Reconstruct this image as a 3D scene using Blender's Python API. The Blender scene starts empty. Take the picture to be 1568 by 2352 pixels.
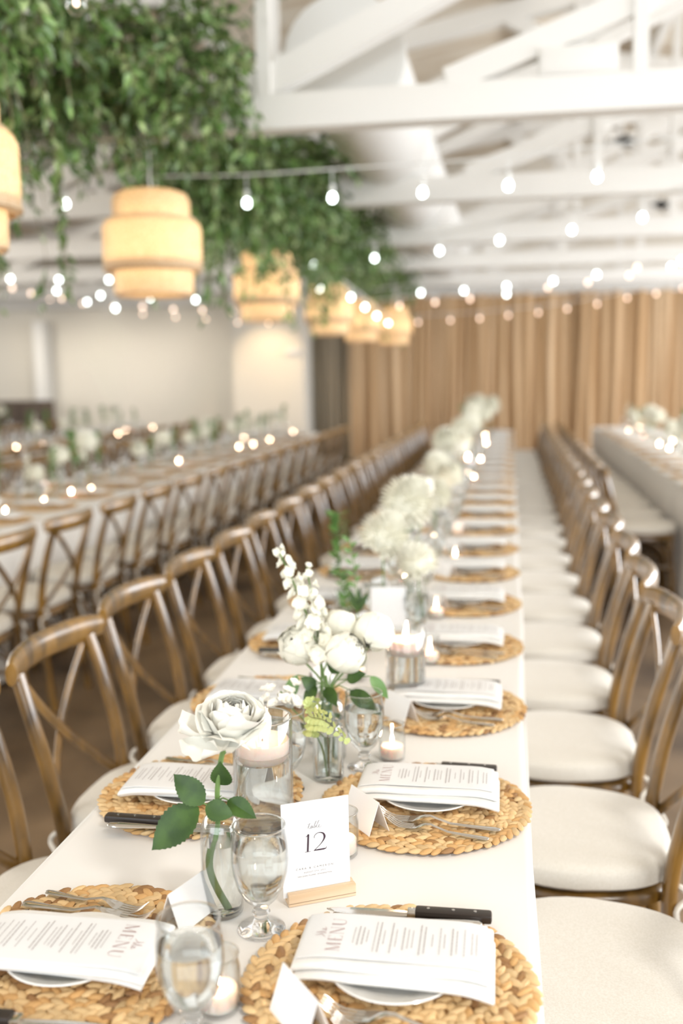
import bpy, bmesh, math, random
from mathutils import Vector, Matrix, Euler
random.seed(7)
PI = math.pi
sc = bpy.context.scene
COL = sc.collection

# ------------------------------------------------------------------ camera
def make_camera():
    yaw, pitch, roll = .1687, .1358, -.0159
    fwd = Vector((-math.sin(yaw)*math.cos(pitch), math.cos(yaw)*math.cos(pitch), -math.sin(pitch)))
    r = Vector((math.cos(yaw), math.sin(yaw), 0)); u = r.cross(fwd)
    r2 = r*math.cos(roll)+u*math.sin(roll); u2 = u*math.cos(roll)-r*math.sin(roll)
    m = Matrix((r2, u2, -fwd)).transposed().to_4x4()
    m.translation = Vector((.3404, 0, 1.5048))
    cd = bpy.data.cameras.new('camera'); cd.sensor_fit = 'VERTICAL'; cd.sensor_height = 36
    cd.lens = 2287/2352*36; cd.clip_start = .05; cd.clip_end = 200
    cd.dof.use_dof = True; cd.dof.focus_distance = 1.50; cd.dof.aperture_fstop = 2.0
    o = bpy.data.objects.new('camera', cd); o.matrix_world = m; COL.objects.link(o)
    sc.camera = o
make_camera()

# ------------------------------------------------------------------ world, daylight, exposure
w = bpy.data.worlds.new('daylight'); sc.world = w; w.use_nodes = True
w.node_tree.nodes['Background'].inputs[0].default_value = (.92, .96, 1, 1)
w.node_tree.nodes['Background'].inputs[1].default_value = .85
def area(name, loc, tgt, sx, sy, power, color):
    l = bpy.data.lights.new(name, 'AREA'); l.shape = 'RECTANGLE'; l.size = sx; l.size_y = sy
    l.energy = power; l.color = color
    o = bpy.data.objects.new(name, l); o.location = loc
    o.rotation_euler = (Vector(tgt)-Vector(loc)).to_track_quat('-Z', 'Y').to_euler(); COL.objects.link(o)
    return o
area('window_light_side', (7.6, 8, 2.1), (0, 8, 1.5), 17, 2.6, 1850, (.93, .96, 1))
area('added_fill_light_west', (-10.6, 5, 2.1), (0, 5, 1.7), 11, 2.6, 800, (1, .95, .88))  # fill added from the unseen west side to brighten the deep room
area('window_light_rear', (-1, -5.0, 2.6), (-1, 6, 2.2), 12, 3, 600, (.88, .95, 1))
area('ceiling_lamp_light', (2.3, -.7, 4.0), (-.05, 1.4, .8), .5, .5, 85, (1, .96, .9))
def spot(name, loc, tgt, power, color, ang, blend=.8):
    l = bpy.data.lights.new(name, 'SPOT'); l.energy = power; l.color = color; l.spot_size = ang; l.spot_blend = blend; l.shadow_soft_size = .1
    o = bpy.data.objects.new(name, l); o.location = loc
    o.rotation_euler = (Vector(tgt)-Vector(loc)).to_track_quat('-Z', 'Y').to_euler(); COL.objects.link(o)
for _x, _p in ((-8.9, 70), (-7.2, 95), (-5.6, 80)): spot('wall_wash_light', (_x, 16.25, 2.7), (_x, 18, 1.0), _p, (1, .91, .78), 2.0, 1)
spot('column_wash_light', (-3.7, 15.75, 2.7), (-3.75, 16.9, 1.4), 110, (1, .74, .45), 1.3)
vs = sc.view_settings
vs.view_transform = 'Standard'; vs.look = 'None'; vs.gamma = 1; vs.exposure = -.24; vs.use_curve_mapping = False
cy = sc.cycles
cy.use_denoising = True
cy.max_bounces = 14; cy.diffuse_bounces = 4; cy.glossy_bounces = 4; cy.transmission_bounces = 12; cy.transparent_max_bounces = 16
cy.sample_clamp_indirect = 2.5; cy.caustics_reflective = False; cy.caustics_refractive = True

# ------------------------------------------------------------------ materials
def mat(name, color, rough=.5, **k):
    m = bpy.data.materials.new(name); m.use_nodes = True; nt = m.node_tree
    b = nt.nodes['Principled BSDF']; b.inputs['Base Color'].default_value = (*color, 1); b.inputs['Roughness'].default_value = rough
    for a, v in k.items():
        b.inputs[a.replace('_', ' ')].default_value = v
    return m
def N(m, t, **k):
    n = m.node_tree.nodes.new(t)
    for a, v in k.items(): setattr(n, a, v)
    return n
def L(m, a, b): m.node_tree.links.new(a, b)
def B(m): return m.node_tree.nodes['Principled BSDF']
def noise_color(m, c1, c2, scale=5, stretch=(1, 1, 1), lo=.35, hi=.65, coord='Object', detail=4):
    tc = N(m, 'ShaderNodeTexCoord'); mp = N(m, 'ShaderNodeMapping'); mp.inputs['Scale'].default_value = stretch
    nz = N(m, 'ShaderNodeTexNoise'); nz.inputs['Scale'].default_value = scale; nz.inputs['Detail'].default_value = detail
    cr = N(m, 'ShaderNodeValToRGB'); cr.color_ramp.elements[0].position = lo; cr.color_ramp.elements[1].position = hi
    cr.color_ramp.elements[0].color = (*c1, 1); cr.color_ramp.elements[1].color = (*c2, 1)
    L(m, tc.outputs[coord], mp.inputs[0]); L(m, mp.outputs[0], nz.inputs[0]); L(m, nz.outputs[0], cr.inputs[0]); L(m, cr.outputs[0], B(m).inputs['Base Color'])
    return nz
def bump(m, fac, strength=.3, dist=.002):
    bp = N(m, 'ShaderNodeBump'); bp.inputs['Strength'].default_value = strength; bp.inputs['Distance'].default_value = dist
    L(m, fac, bp.inputs['Height']); L(m, bp.outputs[0], B(m).inputs['Normal'])
def attr_color(m, hue_mix=None):
    a = N(m, 'ShaderNodeVertexColor'); a.layer_name = 'Col'; L(m, a.outputs[0], B(m).inputs['Base Color']); return a

M = {}
M['wood'] = mat('limewashed_oak', (.36, .2, .07), .28, Coat_Weight=1.0, Coat_Roughness=.24)
nz = noise_color(M['wood'], (.05, .024, .003), (.30, .155, .027), 6, (3, 3, 1), .3, .7); bump(M['wood'], nz.outputs[0], .15)
M['cushion'] = mat('cream_linen', (.74, .7, .62), .95, Sheen_Weight=.15)
nz = noise_color(M['cushion'], (.70, .66, .58), (.78, .74, .67), 300); bump(M['cushion'], nz.outputs[0], .2, .001)
M['cloth'] = mat('white_tablecloth', (.86, .84, .81), .85)
tc = N(M['cloth'], 'ShaderNodeTexCoord'); nz = N(M['cloth'], 'ShaderNodeTexNoise'); nz.inputs['Scale'].default_value = 2.2; nz.inputs['Detail'].default_value = 3
L(M['cloth'], tc.outputs['Object'], nz.inputs[0]); bump(M['cloth'], nz.outputs[0], .35, .02)
M['napkin'] = mat('white_napkin', (.8, .79, .76), .9)
nz = noise_color(M['napkin'], (.78, .77, .74), (.82, .81, .79), 60); bump(M['napkin'], nz.outputs[0], .15, .002)
M['paper'] = mat('white_paper', (.80, .80, .80), .6)
M['paperwarm'] = mat('cream_paper', (.85, .80, .75), .6)
M['ink'] = mat('dark_plum_ink', (.045, .02, .035), .6)
M['inksoft'] = mat('rose_grey_ink', (.46, .31, .29), .6)
M['inkmenu'] = mat('menu_grey_ink', (.40, .36, .35), .6)
M['inkgrey'] = mat('light_grey_ink', (.24, .21, .21), .6)
M['straw'] = mat('water_hyacinth', (.6, .4, .18), .55); a = attr_color(M['straw'])
tc = N(M['straw'], 'ShaderNodeTexCoord'); nz = N(M['straw'], 'ShaderNodeTexNoise'); nz.inputs['Scale'].default_value = 260
L(M['straw'], tc.outputs['Object'], nz.inputs[0]); bump(M['straw'], nz.outputs[0], .3, .0012)
M['strawbase'] = mat('dark_straw_core', (.22, .11, .035), .8)
M['china'] = mat('white_china', (.84, .83, .8), .12, Coat_Weight=.5)
M['steel'] = mat('polished_steel', (.72, .70, .67), .16, Metallic=1.0)
M['black'] = mat('black_handle', (.03, .022, .018), .35)
M['darkwood'] = mat('dark_knife_handle', (.1, .06, .04), .35)
M['maple'] = mat('pale_maple', (.72, .52, .34), .45)
noise_color(M['maple'], (.66, .46, .28), (.78, .6, .42), 8, (.5, 6, 6))
def glass(name, color=(1, 1, 1), ior=1.45):
    return mat(name, color, 0.0, Transmission_Weight=1.0, IOR=ior)
M['glass'] = glass('clear_glass', (1, 1, 1), 1.38)
M['rim'] = glass('rolled_glass_rim', (1, 1, 1), 1.5)
M['water'] = glass('water', (.985, .99, .98), 1.33)
def thin(name, tint=(1, 1, 1), amt=.5):
    m = bpy.data.materials.new(name); m.use_nodes = True; nt = m.node_tree; nt.nodes.remove(nt.nodes['Principled BSDF'])
    t = N(m, 'ShaderNodeBsdfTransparent'); t.inputs[0].default_value = (*tint, 1)
    g = N(m, 'ShaderNodeBsdfGlossy'); g.inputs['Roughness'].default_value = .03
    lw = N(m, 'ShaderNodeLayerWeight'); lw.inputs[0].default_value = amt
    pw = N(m, 'ShaderNodeMath', operation='POWER'); L(m, lw.outputs['Facing'], pw.inputs[0]); pw.inputs[1].default_value = 3
    ma = N(m, 'ShaderNodeMath', operation='MULTIPLY_ADD'); L(m, pw.outputs[0], ma.inputs[0]); ma.inputs[1].default_value = .8; ma.inputs[2].default_value = .06
    mx = N(m, 'ShaderNodeMixShader'); L(m, ma.outputs[0], mx.inputs[0]); L(m, t.outputs[0], mx.inputs[1]); L(m, g.outputs[0], mx.inputs[2])
    L(m, mx.outputs[0], nt.nodes['Material Output'].inputs[0]); return m
M['thin'] = thin('thin_blown_glass', (.97, .98, .98), .5)
M['wax'] = mat('candle_wax', (.88, .74, .66), .45, Subsurface_Weight=.6, Subsurface_Scale=.03)
B(M['wax']).inputs['Subsurface Radius'].default_value = (1, .5, .3)
M['wick'] = mat('burnt_wick', (.12, .04, .02), .9)
def emit(name, color, s):
    m = bpy.data.materials.new(name); m.use_nodes = True; nt = m.node_tree; nt.nodes.remove(nt.nodes['Principled BSDF'])
    e = N(m, 'ShaderNodeEmission'); e.inputs[0].default_value = (*color, 1); e.inputs[1].default_value = s
    L(m, e.outputs[0], nt.nodes['Material Output'].inputs[0]); m.cycles.emission_sampling = 'NONE'; return m
M['flame'] = emit('candle_flame', (1, .78, .5), 9)
M['flamefar'] = emit('tealight_flame', (1, .68, .45), 110)
M['bulb'] = emit('white_bulb', (.9, 1, .95), 14)
M['bulbwarm'] = emit('warm_bulb', (1, .72, .55), 5)
M['bulbin'] = emit('pendant_bulb', (1, .75, .45), 8)
M['rose'] = mat('white_petal', (.88, .86, .79), .6)
M['ranunculus'] = mat('cream_petal', (.86, .84, .73), .6)
M['green'] = mat('garland_leaf', (.1, .2, .05), .38); attr_color(M['green'])
M['roseleaf'] = mat('rose_leaf', (.035, .1, .015), .5)
nz = noise_color(M['roseleaf'], (.018, .052, .005), (.045, .10, .012), 40); bump(M['roseleaf'], nz.outputs[0], .4, .002)
M['leaflight'] = mat('light_leaf', (.12, .24, .06), .4)
M['fern'] = mat('fern_green', (.44, .50, .19), .5)
M['stem'] = mat('green_stem', (.13, .22, .06), .5)
M['vine'] = mat('brown_vine', (.16, .13, .06), .7)
M['rattan'] = mat('woven_bamboo', (.8, .6, .36), .6)
def rattan():
    m = M['rattan']; nt = m.node_tree
    tc = N(m, 'ShaderNodeTexCoord'); vo = N(m, 'ShaderNodeTexVoronoi'); vo.inputs['Scale'].default_value = 90
    cr = N(m, 'ShaderNodeValToRGB'); cr.color_ramp.elements[0].color = (.88, .77, .58, 1); cr.color_ramp.elements[1].color = (.66, .49, .29, 1)
    L(m, tc.outputs['Object'], vo.inputs[0]); cr.color_ramp.elements[1].position = .6; L(m, vo.outputs[0], cr.inputs[0]); L(m, cr.outputs[0], B(m).inputs['Base Color'])
    tr = N(m, 'ShaderNodeBsdfTranslucent'); L(m, cr.outputs[0], tr.inputs[0])
    mx = N(m, 'ShaderNodeMixShader'); mx.inputs[0].default_value = .4
    L(m, B(m).outputs[0], mx.inputs[1]); L(m, tr.outputs[0], mx.inputs[2]); L(m, mx.outputs[0], nt.nodes['Material Output'].inputs[0])
rattan()
M['cord'] = mat('white_cord', (.8, .8, .78), .5)
M['whitepaint'] = mat('white_painted_timber', (.83, .82, .79), .55)
M['deck'] = mat('pale_roof_boards', (.7, .62, .5), .7)
nz = noise_color(M['deck'], (.6, .5, .38), (.78, .72, .62), 1.2, (1, 4, 1))
M['wall'] = mat('cream_wall', (.78, .74, .66), .8)
M['duct'] = mat('white_duct', (.8, .8, .78), .4)
M['floor'] = mat('concrete_floor_patchy_light', (.3, .22, .15), .45)
nz = noise_color(M['floor'], (.07, .043, .024), (.32, .22, .13), 1.5, (1, .8, 1), .35, .68, detail=8)  # light and dark patches paint the patchy light into the floor colour
M['drape'] = mat('tan_drape', (.55, .38, .22), .85); 
nz = noise_color(M['drape'], (.43, .26, .12), (.68, .50, .32), 1.6, (5, 1, .15), .3, .7)  # vertical streaks paint the light and shade of folds into the tan
M['drapedark'] = mat('olive_drape', (.22, .19, .13), .85)
noise_color(M['drapedark'], (.2, .17, .12), (.34, .28, .2), 3, (6, 1, .1))  # fold shading painted into the olive as vertical streaks
M['dark'] = mat('dark_stained_wood', (.09, .06, .04), .5)

# ------------------------------------------------------------------ mesh helpers
class MB:
    def __init__(s): s.v = []; s.f = []; s.mi = []; s.c = []; s.m = 0; s.col = None
    def add(s, V, F):
        o = len(s.v); s.v += [tuple(p) for p in V]; s.f += [tuple(i+o for i in f) for f in F]; s.mi += [s.m]*len(F)
        s.c += [s.col]*len(F)
        return s
    def box(s, c, d, R=None):
        c = Vector(c); V = []
        for x in (-.5, .5):
            for y in (-.5, .5):
                for z in (-.5, .5):
                    p = Vector((x*d[0], y*d[1], z*d[2])); V.append(c+(R @ p if R else p))
        return s.add(V, [(0, 1, 3, 2), (4, 6, 7, 5), (0, 4, 5, 1), (2, 3, 7, 6), (0, 2, 6, 4), (1, 5, 7, 3)])
    def lathe(s, prof, n=24, c=(0, 0, 0), wob=None):
        V = []; F = []; k = len(prof)
        idx = []
        for (r, z) in prof:
            if r < 1e-6: idx.append([len(V)]); V.append((c[0], c[1], c[2]+z))
            else:
                idx.append(list(range(len(V), len(V)+n)))
                for i in range(n):
                    a = 2*PI*i/n; V.append((c[0]+r*math.cos(a), c[1]+r*math.sin(a), c[2]+z))
        for j in range(k-1):
            A, Bq = idx[j], idx[j+1]
            for i in range(n):
                i2 = (i+1) % n
                if len(A) == 1 and len(Bq) == 1: continue
                if len(A) == 1: F.append((A[0], Bq[i2], Bq[i]))
                elif len(Bq) == 1: F.append((A[i], A[i2], Bq[0]))
                else: F.append((A[i], A[i2], Bq[i2], Bq[i]))
        return s.add(V, F)
    def tube(s, pts, rad, n=8, caps=True, flat=None, up=None):
        # flat: (a,b) scale of section along side / up
        pts = [Vector(p) for p in pts]; k = len(pts)
        if not hasattr(rad, '__len__'): rad = [rad]*k
        V = []; F = []; prev = Vector(up) if up else None
        for i, p in enumerate(pts):
            t = (pts[min(i+1, k-1)]-pts[max(i-1, 0)]).normalized()
            if prev is None: prev = Vector((0, 0, 1)) if abs(t.z) < .9 else Vector((1, 0, 0))
            sd = t.cross(prev).normalized(); u = sd.cross(t).normalized(); prev = u
            fa, fb = flat if flat else (1, 1)
            for j in range(n):
                a = 2*PI*j/n; V.append(p+sd*math.cos(a)*rad[i]*fa+u*math.sin(a)*rad[i]*fb)
        for i in range(k-1):
            for j in range(n):
                j2 = (j+1) % n; F.append((i*n+j, i*n+j2, (i+1)*n+j2, (i+1)*n+j))
        if caps: F.append(tuple(reversed(range(n)))); F.append(tuple(range((k-1)*n, k*n)))
        return s.add(V, F)
    def grid(s, fn, nu, nv, closeu=False):
        V = [fn(i/(nu if closeu else nu-1), j/(nv-1)) for j in range(nv) for i in range(nu)]
        F = []
        for j in range(nv-1):
            for i in range(nu if closeu else nu-1):
                i2 = (i+1) % nu; F.append((j*nu+i, j*nu+i2, (j+1)*nu+i2, (j+1)*nu+i))
        return s.add(V, F)
    def mesh(s, name, mats, smooth=True, bevel=0, merge=False, sharp=True):
        me = bpy.data.meshes.new(name); me.from_pydata(s.v, [], s.f)
        for m in (mats if isinstance(mats, (list, tuple)) else [mats]): me.materials.append(m)
        me.polygons.foreach_set('material_index', s.mi)
        if any(c is not None for c in s.c):
            ca = me.color_attributes.new('Col', 'FLOAT_COLOR', 'CORNER')
            dat = []
            for p, c in zip(me.polygons, s.c): dat += [*(c or (1, 1, 1)), 1]*p.loop_total
            ca.data.foreach_set('color', dat)
        if bevel or merge:
            bm = bmesh.new(); bm.from_mesh(me)
            if merge: bmesh.ops.remove_doubles(bm, verts=bm.verts, dist=1e-5)
            if bevel: bmesh.ops.bevel(bm, geom=bm.edges, offset=bevel, segments=2, profile=.6, affect='EDGES', clamp_overlap=True)
            bm.to_mesh(me); bm.free()
        me.polygons.foreach_set('use_smooth', [smooth]*len(me.polygons)); me.update()
        if smooth and sharp:
            try: me.set_sharp_from_angle(angle=math.radians(50))
            except Exception: pass
        return me
    def obj(s, name, mats, parent=None, **k):
        return link(name, s.mesh(name, mats, **k), parent)
def link(name, me, parent=None, loc=None, rot=None):
    o = bpy.data.objects.new(name, me); COL.objects.link(o)
    if parent: o.parent = parent
    if loc: o.location = loc
    if rot: o.rotation_euler = rot
    return o
def tag(o, label=None, cat=None, group=None, kind=None):
    for k, v in (('label', label), ('category', cat), ('group', group), ('kind', kind)):
        if v: o[k] = v
        elif k in o: del o[k]
    return o
def thing(name, label=None, cat=None, loc=(0, 0, 0), rz=0, group=None):
    o = bpy.data.objects.new(name, None); COL.objects.link(o); o.location = loc; o.rotation_euler = (0, 0, rz); o.empty_display_size = .05
    return tag(o, label, cat, group)
def copy_tree(o, parent=None):
    c = o.copy(); COL.objects.link(c); c.parent = parent
    for ch in o.children: copy_tree(ch, c)
    return c
used = set()
def place(proto, loc, rz, label, group=None, scale=None):
    if proto.name in used: o = copy_tree(proto)
    else: o = proto; used.add(proto.name)
    o.location = loc; o.rotation_euler = (0, 0, rz)
    if scale: o.scale = (scale,)*3
    o['label'] = label
    if group: o['group'] = group
    return o
ORD = 'first second third fourth fifth sixth seventh eighth ninth tenth eleventh twelfth thirteenth fourteenth fifteenth sixteenth seventeenth eighteenth nineteenth twentieth twenty-first twenty-second twenty-third twenty-fourth twenty-fifth twenty-sixth'.split()
def bez(p0, p1, p2, p3, n=12):
    out = []
    for i in range(n+1):
        t = i/n; out.append(tuple(a*(1-t)**3+3*b*t*(1-t)**2+3*c*t*t*(1-t)+d*t**3 for a, b, c, d in zip(p0, p1, p2, p3)))
    return out
def catmull(P, n=6):
    P = [Vector(p) for p in P]; out = []
    for i in range(len(P)-1):
        a = P[max(i-1, 0)]; b = P[i]; c = P[i+1]; d = P[min(i+2, len(P)-1)]
        for k in range(n):
            t = k/n; out.append(.5*((2*b)+(c-a)*t+(2*a-5*b+4*c-d)*t*t+(3*b-a-3*c+d)*t**3))
    out.append(P[-1]); return out

# ================================================================== STRUCTURE
TZ = .762
def struct(mb, name, m, **k):
    o = mb.obj(name, m, **k); o['kind'] = 'structure'; return o
YW = 18.0
XL, XR = -11.0, 8.0
struct(MB().box(((XL+XR)/2, 6.5, -.05), (XR-XL, 24, .1)), 'floor', M['floor'], smooth=False)
struct(MB().box(((XL+XR)/2, YW+.1, 1.75), (XR-XL, .2, 3.5)), 'wall_far', M['wall'], smooth=False)
# gable part of far wall
g = MB(); g.add([(XL, YW+.2, 3.5), (XR, YW+.2, 3.5), (XR, YW+.2, 3.9), (1.5, YW+.2, 5.6), (XL, YW+.2, 3.3), (XL, YW+.05, 3.5), (XR, YW+.05, 3.5), (XR, YW+.05, 3.9), (1.5, YW+.05, 5.6), (XL, YW+.05, 3.3)], [(5, 6, 7, 8), (0, 3, 2, 1), (3, 8, 7, 2), (0, 5, 8, 3)])
struct(g, 'wall_gable', M['wall'], smooth=False)
def wallwin(name, x, s):
    mb = MB(); mb.box((x, 6.5, .4), (.2, 24, .8)); mb.box((x, 6.5, 3.5), (.2, 24, .2))
    for i in range(9): mb.box((x, -4.9+i*2.87, 2.1), (.2, .35, 2.7))
    struct(mb, name, M['wall'], smooth=False)
wallwin('wall_left', XL, 1); wallwin('wall_right', XR, -1)
RX = 1.5; RZ = 5.5
def roofz(x): return RZ-(abs(x-RX))*(.17)
def roof():
    mb = MB()
    for a, b in ((XL-.2, RX), (RX, XR+.2)):
        za, zb = roofz(a), roofz(b)
        mb.add([(a, -5.5, za), (b, -5.5, zb), (b, YW+.3, zb), (a, YW+.3, za), (a, -5.5, za+.1), (b, -5.5, zb+.1), (b, YW+.3, zb+.1), (a, YW+.3, za+.1)],
               [(0, 3, 2, 1), (4, 5, 6, 7), (0, 1, 5, 4), (2, 3, 7, 6), (0, 4, 7, 3), (1, 2, 6, 5)])
    struct(mb, 'ceiling', M['deck'], smooth=False)
roof()
def bar(mb, a, b, wy, h):
    a = Vector(a); b = Vector(b); d = b-a; ang = math.atan2(d.z, d.x)
    mb.box((a+b)/2, (d.length, wy, h), Euler((0, -ang, 0)).to_matrix())
def purlins():
    mb = MB()
    for x in [XL+1+i*1.5 for i in range(13)]:
        mb.box((x, 6.5, roofz(x)-.09), (.09, 23, .16))
    struct(mb, 'trim_1', M['whitepaint'], smooth=False)
purlins()
def truss(i, y):
    root = bpy.data.objects.new('ceiling_truss', None); COL.objects.link(root); root.location = (0, y, 0)
    tag(root, f'white painted timber roof truss, {ORD[i]} in line from the near end', 'roof truss', 'white roof trusses')
    mb = MB(); mb.box(((XL+XR)/2, 0, 2.925), (XR-XL-.2, .15, .185)); mb.obj('bottom_chord', M['whitepaint'], root, bevel=.006)
    def member(name, a, b, wy, h):
        m = MB(); bar(m, a, b, wy, h); m.obj(name, M['whitepaint'], root, smooth=False)
    member('top_chord', (XL+.2, 0, roofz(XL+.2)-.27), (RX, 0, roofz(RX)-.27), .13, .18)
    member('top_chord', (RX, 0, roofz(RX)-.27), (XR-.2, 0, roofz(XR-.2)-.27), .13, .18)
    def top(x): return roofz(x)-.33
    for a, sl, h in ((-1.1, .45, .15), (.0, .35, .13), (-3.6, .42, .13), (-6.4, .38, .13)):
        # run up to top chord
        x = a
        while 3.03+(x-a)*sl < top(x): x += .05
        member('web_diagonal', (a, .0, 3.03), (x, .0, top(x)), .12, h)
    for a in (4.2, 6.2):
        x = a
        while 3.03+(a-x)*.5 < top(x): x -= .05
        member('web_diagonal', (a, 0, 3.03), (x, 0, top(x)), .12, .13)
    for x in (-.98, -1.5, .98, 1.9, -4.0, -6.6): member('web_post', (x, -.04, 3.0), (x+.0001, -.04, top(x)), .08, .075)
    return root
for i, y in enumerate((5.55, 8.05, 10.55, 13.05, 15.5)): truss(i, y)
mb = MB(); mb.box(((XL+XR)/2, 17.85, 2.98), (XR-XL-.2, .22, .3)); struct(mb, 'trim_2', M['whitepaint'], smooth=False)
# duct
d = thing('ventilation_duct', 'large round white duct running above the trusses', 'duct', (-.62, 5.95, 3.32))
mb = MB(); mb.add([], []); 
pts = [(0, 0, 0), (0, 3, 0), (0, 6, 0), (0, 11.8, 0)]
mb.tube(pts, .345, 36); mb.obj('pipe', M['duct'], d)
for yy in (.04, 2.2, 4.4, 6.6, 8.8):
    MB().tube([(0, yy-.025, 0), (0, yy+.025, 0)], .36, 36).obj('flange', M['duct'], d)
jb = thing('junction_box', 'white metal box sitting on first roof truss beam', 'junction box', (.67, 5.55, 3.018))
MB().box((0, 0, .07), (.4, .16, .14)).obj('housing', M['whitepaint'], jb, bevel=.008)
MB().box((0, -.083, .07), (.37, .008, .11)).obj('cover_plate', M['whitepaint'], jb, bevel=.003)
# column at far wall
struct(MB().box((-3.78, 17.45, 1.45), (1.25, 1.1, 2.9)), 'wall_pillar', M['wall'], smooth=False)
p = struct(MB().box((-8.35, 17.8, 1.3), (.22, .3, 2.6)), 'trim_3', M['whitepaint'], smooth=False)
ws = thing('wall_light', 'small white box light fixed on the warm lit pillar', 'wall light', (-3.33, 16.9, 1.93))
MB().box((0, -.04, 0), (.24, .07, .1)).obj('housing', M['whitepaint'], ws, bevel=.01)
MB().box((0, -.08, 0), (.2, .012, .07)).obj('diffuser', M['paper'], ws, bevel=.004)
# drapes
def drape(i, x0, x1, m, label, y=17.55):
    n = int((x1-x0)/.018); ph = random.random()*9; r = random.Random(i)
    ks = [(r.uniform(28, 46), r.uniform(0, 6)), (r.uniform(11, 19), r.uniform(0, 6))]
    H = 2.84
    def fn(u, v):
        x = x0+(x1-x0)*u; a = .5+.6*v
        yy = .055*math.sin(x*ks[0][0]+ks[0][1]+.4*math.sin(v*3+ph))*a+.03*math.sin(x*ks[1][0]+ks[1][1])
        return (x+.015*math.sin(v*4+x*9), y+yy, H*(1-v)+.015)
    t = thing('floor_length_drape', label, 'curtain', (0, 0, 0), 0, 'drapes across the far wall')
    MB().grid(fn, n, 9).obj('fabric', m, t)
    MB().tube([(x0, y, H+.0), (x1, y, H+.0)], .015, 8).obj('rod', M['whitepaint'], t)
xs = [-3.12, -2.45, -1.2, .1, 1.4, 2.7, 4.0, 5.3]
for i in range(7):
    drape(i, xs[i]+.0, xs[i+1]-.005, M['drapedark'] if i == 0 else M['drape'],
          'dark olive floor length drape beside the pillar' if i == 0 else f'tan pleated floor length drape, {ORD[i-1]} along from the dark olive one')
cb = thing('low_cabinet', 'dark low cabinet standing against the white far wall', 'cabinet', (-8.35, 16.9, 0))
MB().box((0, 0, .6), (1.0, .45, 1.1)).obj('body', M['dark'], cb, bevel=.01)
for s in (-1, 1):
    dd = MB().box((s*.245, -.235, .6), (.47, .02, 1.0)).obj('door', M['dark'], cb, bevel=.004)
    MB().box((s*.05, -.255, .7), (.012, .02, .12)).obj('handle', M['steel'], dd, bevel=.002)

# ================================================================== TABLES
def table(x, y0, y1, label, wid=.76, seed=0):
    t = thing('banquet_table', label, 'table', (x, (y0+y1)/2, 0))
    MB().box((0, 0, TZ-.022), (wid, y1-y0, .03)).obj('table_top', M['whitepaint'], t, bevel=.004)
    k = 0
    for yy in (-(y1-y0)/2+.2, 0, (y1-y0)/2-.2):
        for s in (-1, 1): MB().tube([(s*.2, yy, 0), (s*.3, yy, TZ-.03)], .014, 8).obj('leg', M['steel'], t)
def tablecloth(x, y0, y1, label, wid=.76, seed=0, push=0):
    r = random.Random(seed); hw = wid/2
    # section from floor side to other: param list of (dx, z, foldamp)
    sec = [(hw+.012, .03, 1), (hw+.010, .2, .85), (hw+.008, .36, .6), (hw+.006, .52, .35), (hw+.005, .64, .18), (hw+.004, .71, .08), (hw+.0025, .745, .02), (hw-.002, .7555, 0), (hw-.006, .7605, 0), (hw-.016, TZ, 0), (hw*.6, TZ, 0), (0, TZ, 0)]
    full = [(-a, z, f) for a, z, f in sec]+[(a, z, f) for a, z, f in reversed(sec[:-1])]
    ph = [r.uniform(0, 6) for _ in range(6)]
    ny = int((y1-y0)/.05)
    V = []; 
    for j in range(ny+1):
        y = y0+(y1-y0)*j/ny
        for k, (a, z, f) in enumerate(full):
            sg = 1 if a > 0 else -1; q = 0 if sg > 0 else 3
            off = f*(.022*math.sin(y*13+ph[q])+.014*math.sin(y*29+ph[q+1]))
            edge = .006*math.sin(y*3.1+ph[q+2]) if abs(a) > hw*.9 else 0
            V.append((x+a+sg*(off+.012*f)+edge-sg*push*min(1, max(0, (.75-z)/.15))*.13, y, z))
    n = len(full); F = [(j*n+i, (j+1)*n+i, (j+1)*n+i+1, j*n+i+1) for j in range(ny) for i in range(n-1)]
    # end drops
    for (yy, base) in ((y0, 0), (y1, ny*n)):
        s = -1 if yy == y0 else 1; m0 = len(V)
        cols = 24
        for c in range(cols+1):
            xx = -hw+wid*c/cols
            for z, f in ((TZ-.001, 0), (.5, .5), (.03, 1)):
                V.append((x+xx, yy+s*(.004+f*(.02+.018*math.sin(xx*22+ph[0]))), z))
        for c in range(cols):
            for q in range(2): F.append((m0+c*3+q, m0+c*3+q+1, m0+(c+1)*3+q+1, m0+(c+1)*3+q))
    mb = MB(); mb.add(V, F)
    o = mb.obj('tablecloth', M['cloth']); tag(o, label, 'tablecloth')
MY0, MY1 = .35, 13.2
table(0, MY0, MY1, 'long banquet table under white cloth, set with table number twelve')
tablecloth(0, MY0, MY1, 'white floor length cloth on the table with number twelve', seed=1, push=1)
TX2, TX3, TX4, TXR = -2.55, -5.0, -7.4, 1.83
table(TX2, 3.2, 13.0, 'long banquet table across the aisle under white cloth'); tablecloth(TX2, 3.2, 13.0, 'white cloth on the table across the aisle beneath the pendants', seed=2)
table(TX3, 6.0, 14.5, 'long banquet table, second across the aisle'); tablecloth(TX3, 6.0, 14.5, 'white cloth on the second table beyond the aisle', seed=3)
table(TX4, 9.0, 15.0, 'long banquet table closest to the white far wall'); tablecloth(TX4, 9.0, 15.0, 'white cloth on the table closest to the white far wall', seed=4)
table(TXR, 6.3, 14.0, 'long banquet table at the window side of the room'); tablecloth(TXR, 6.3, 14.0, 'white cloth on the table at the window side', seed=5)

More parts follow.
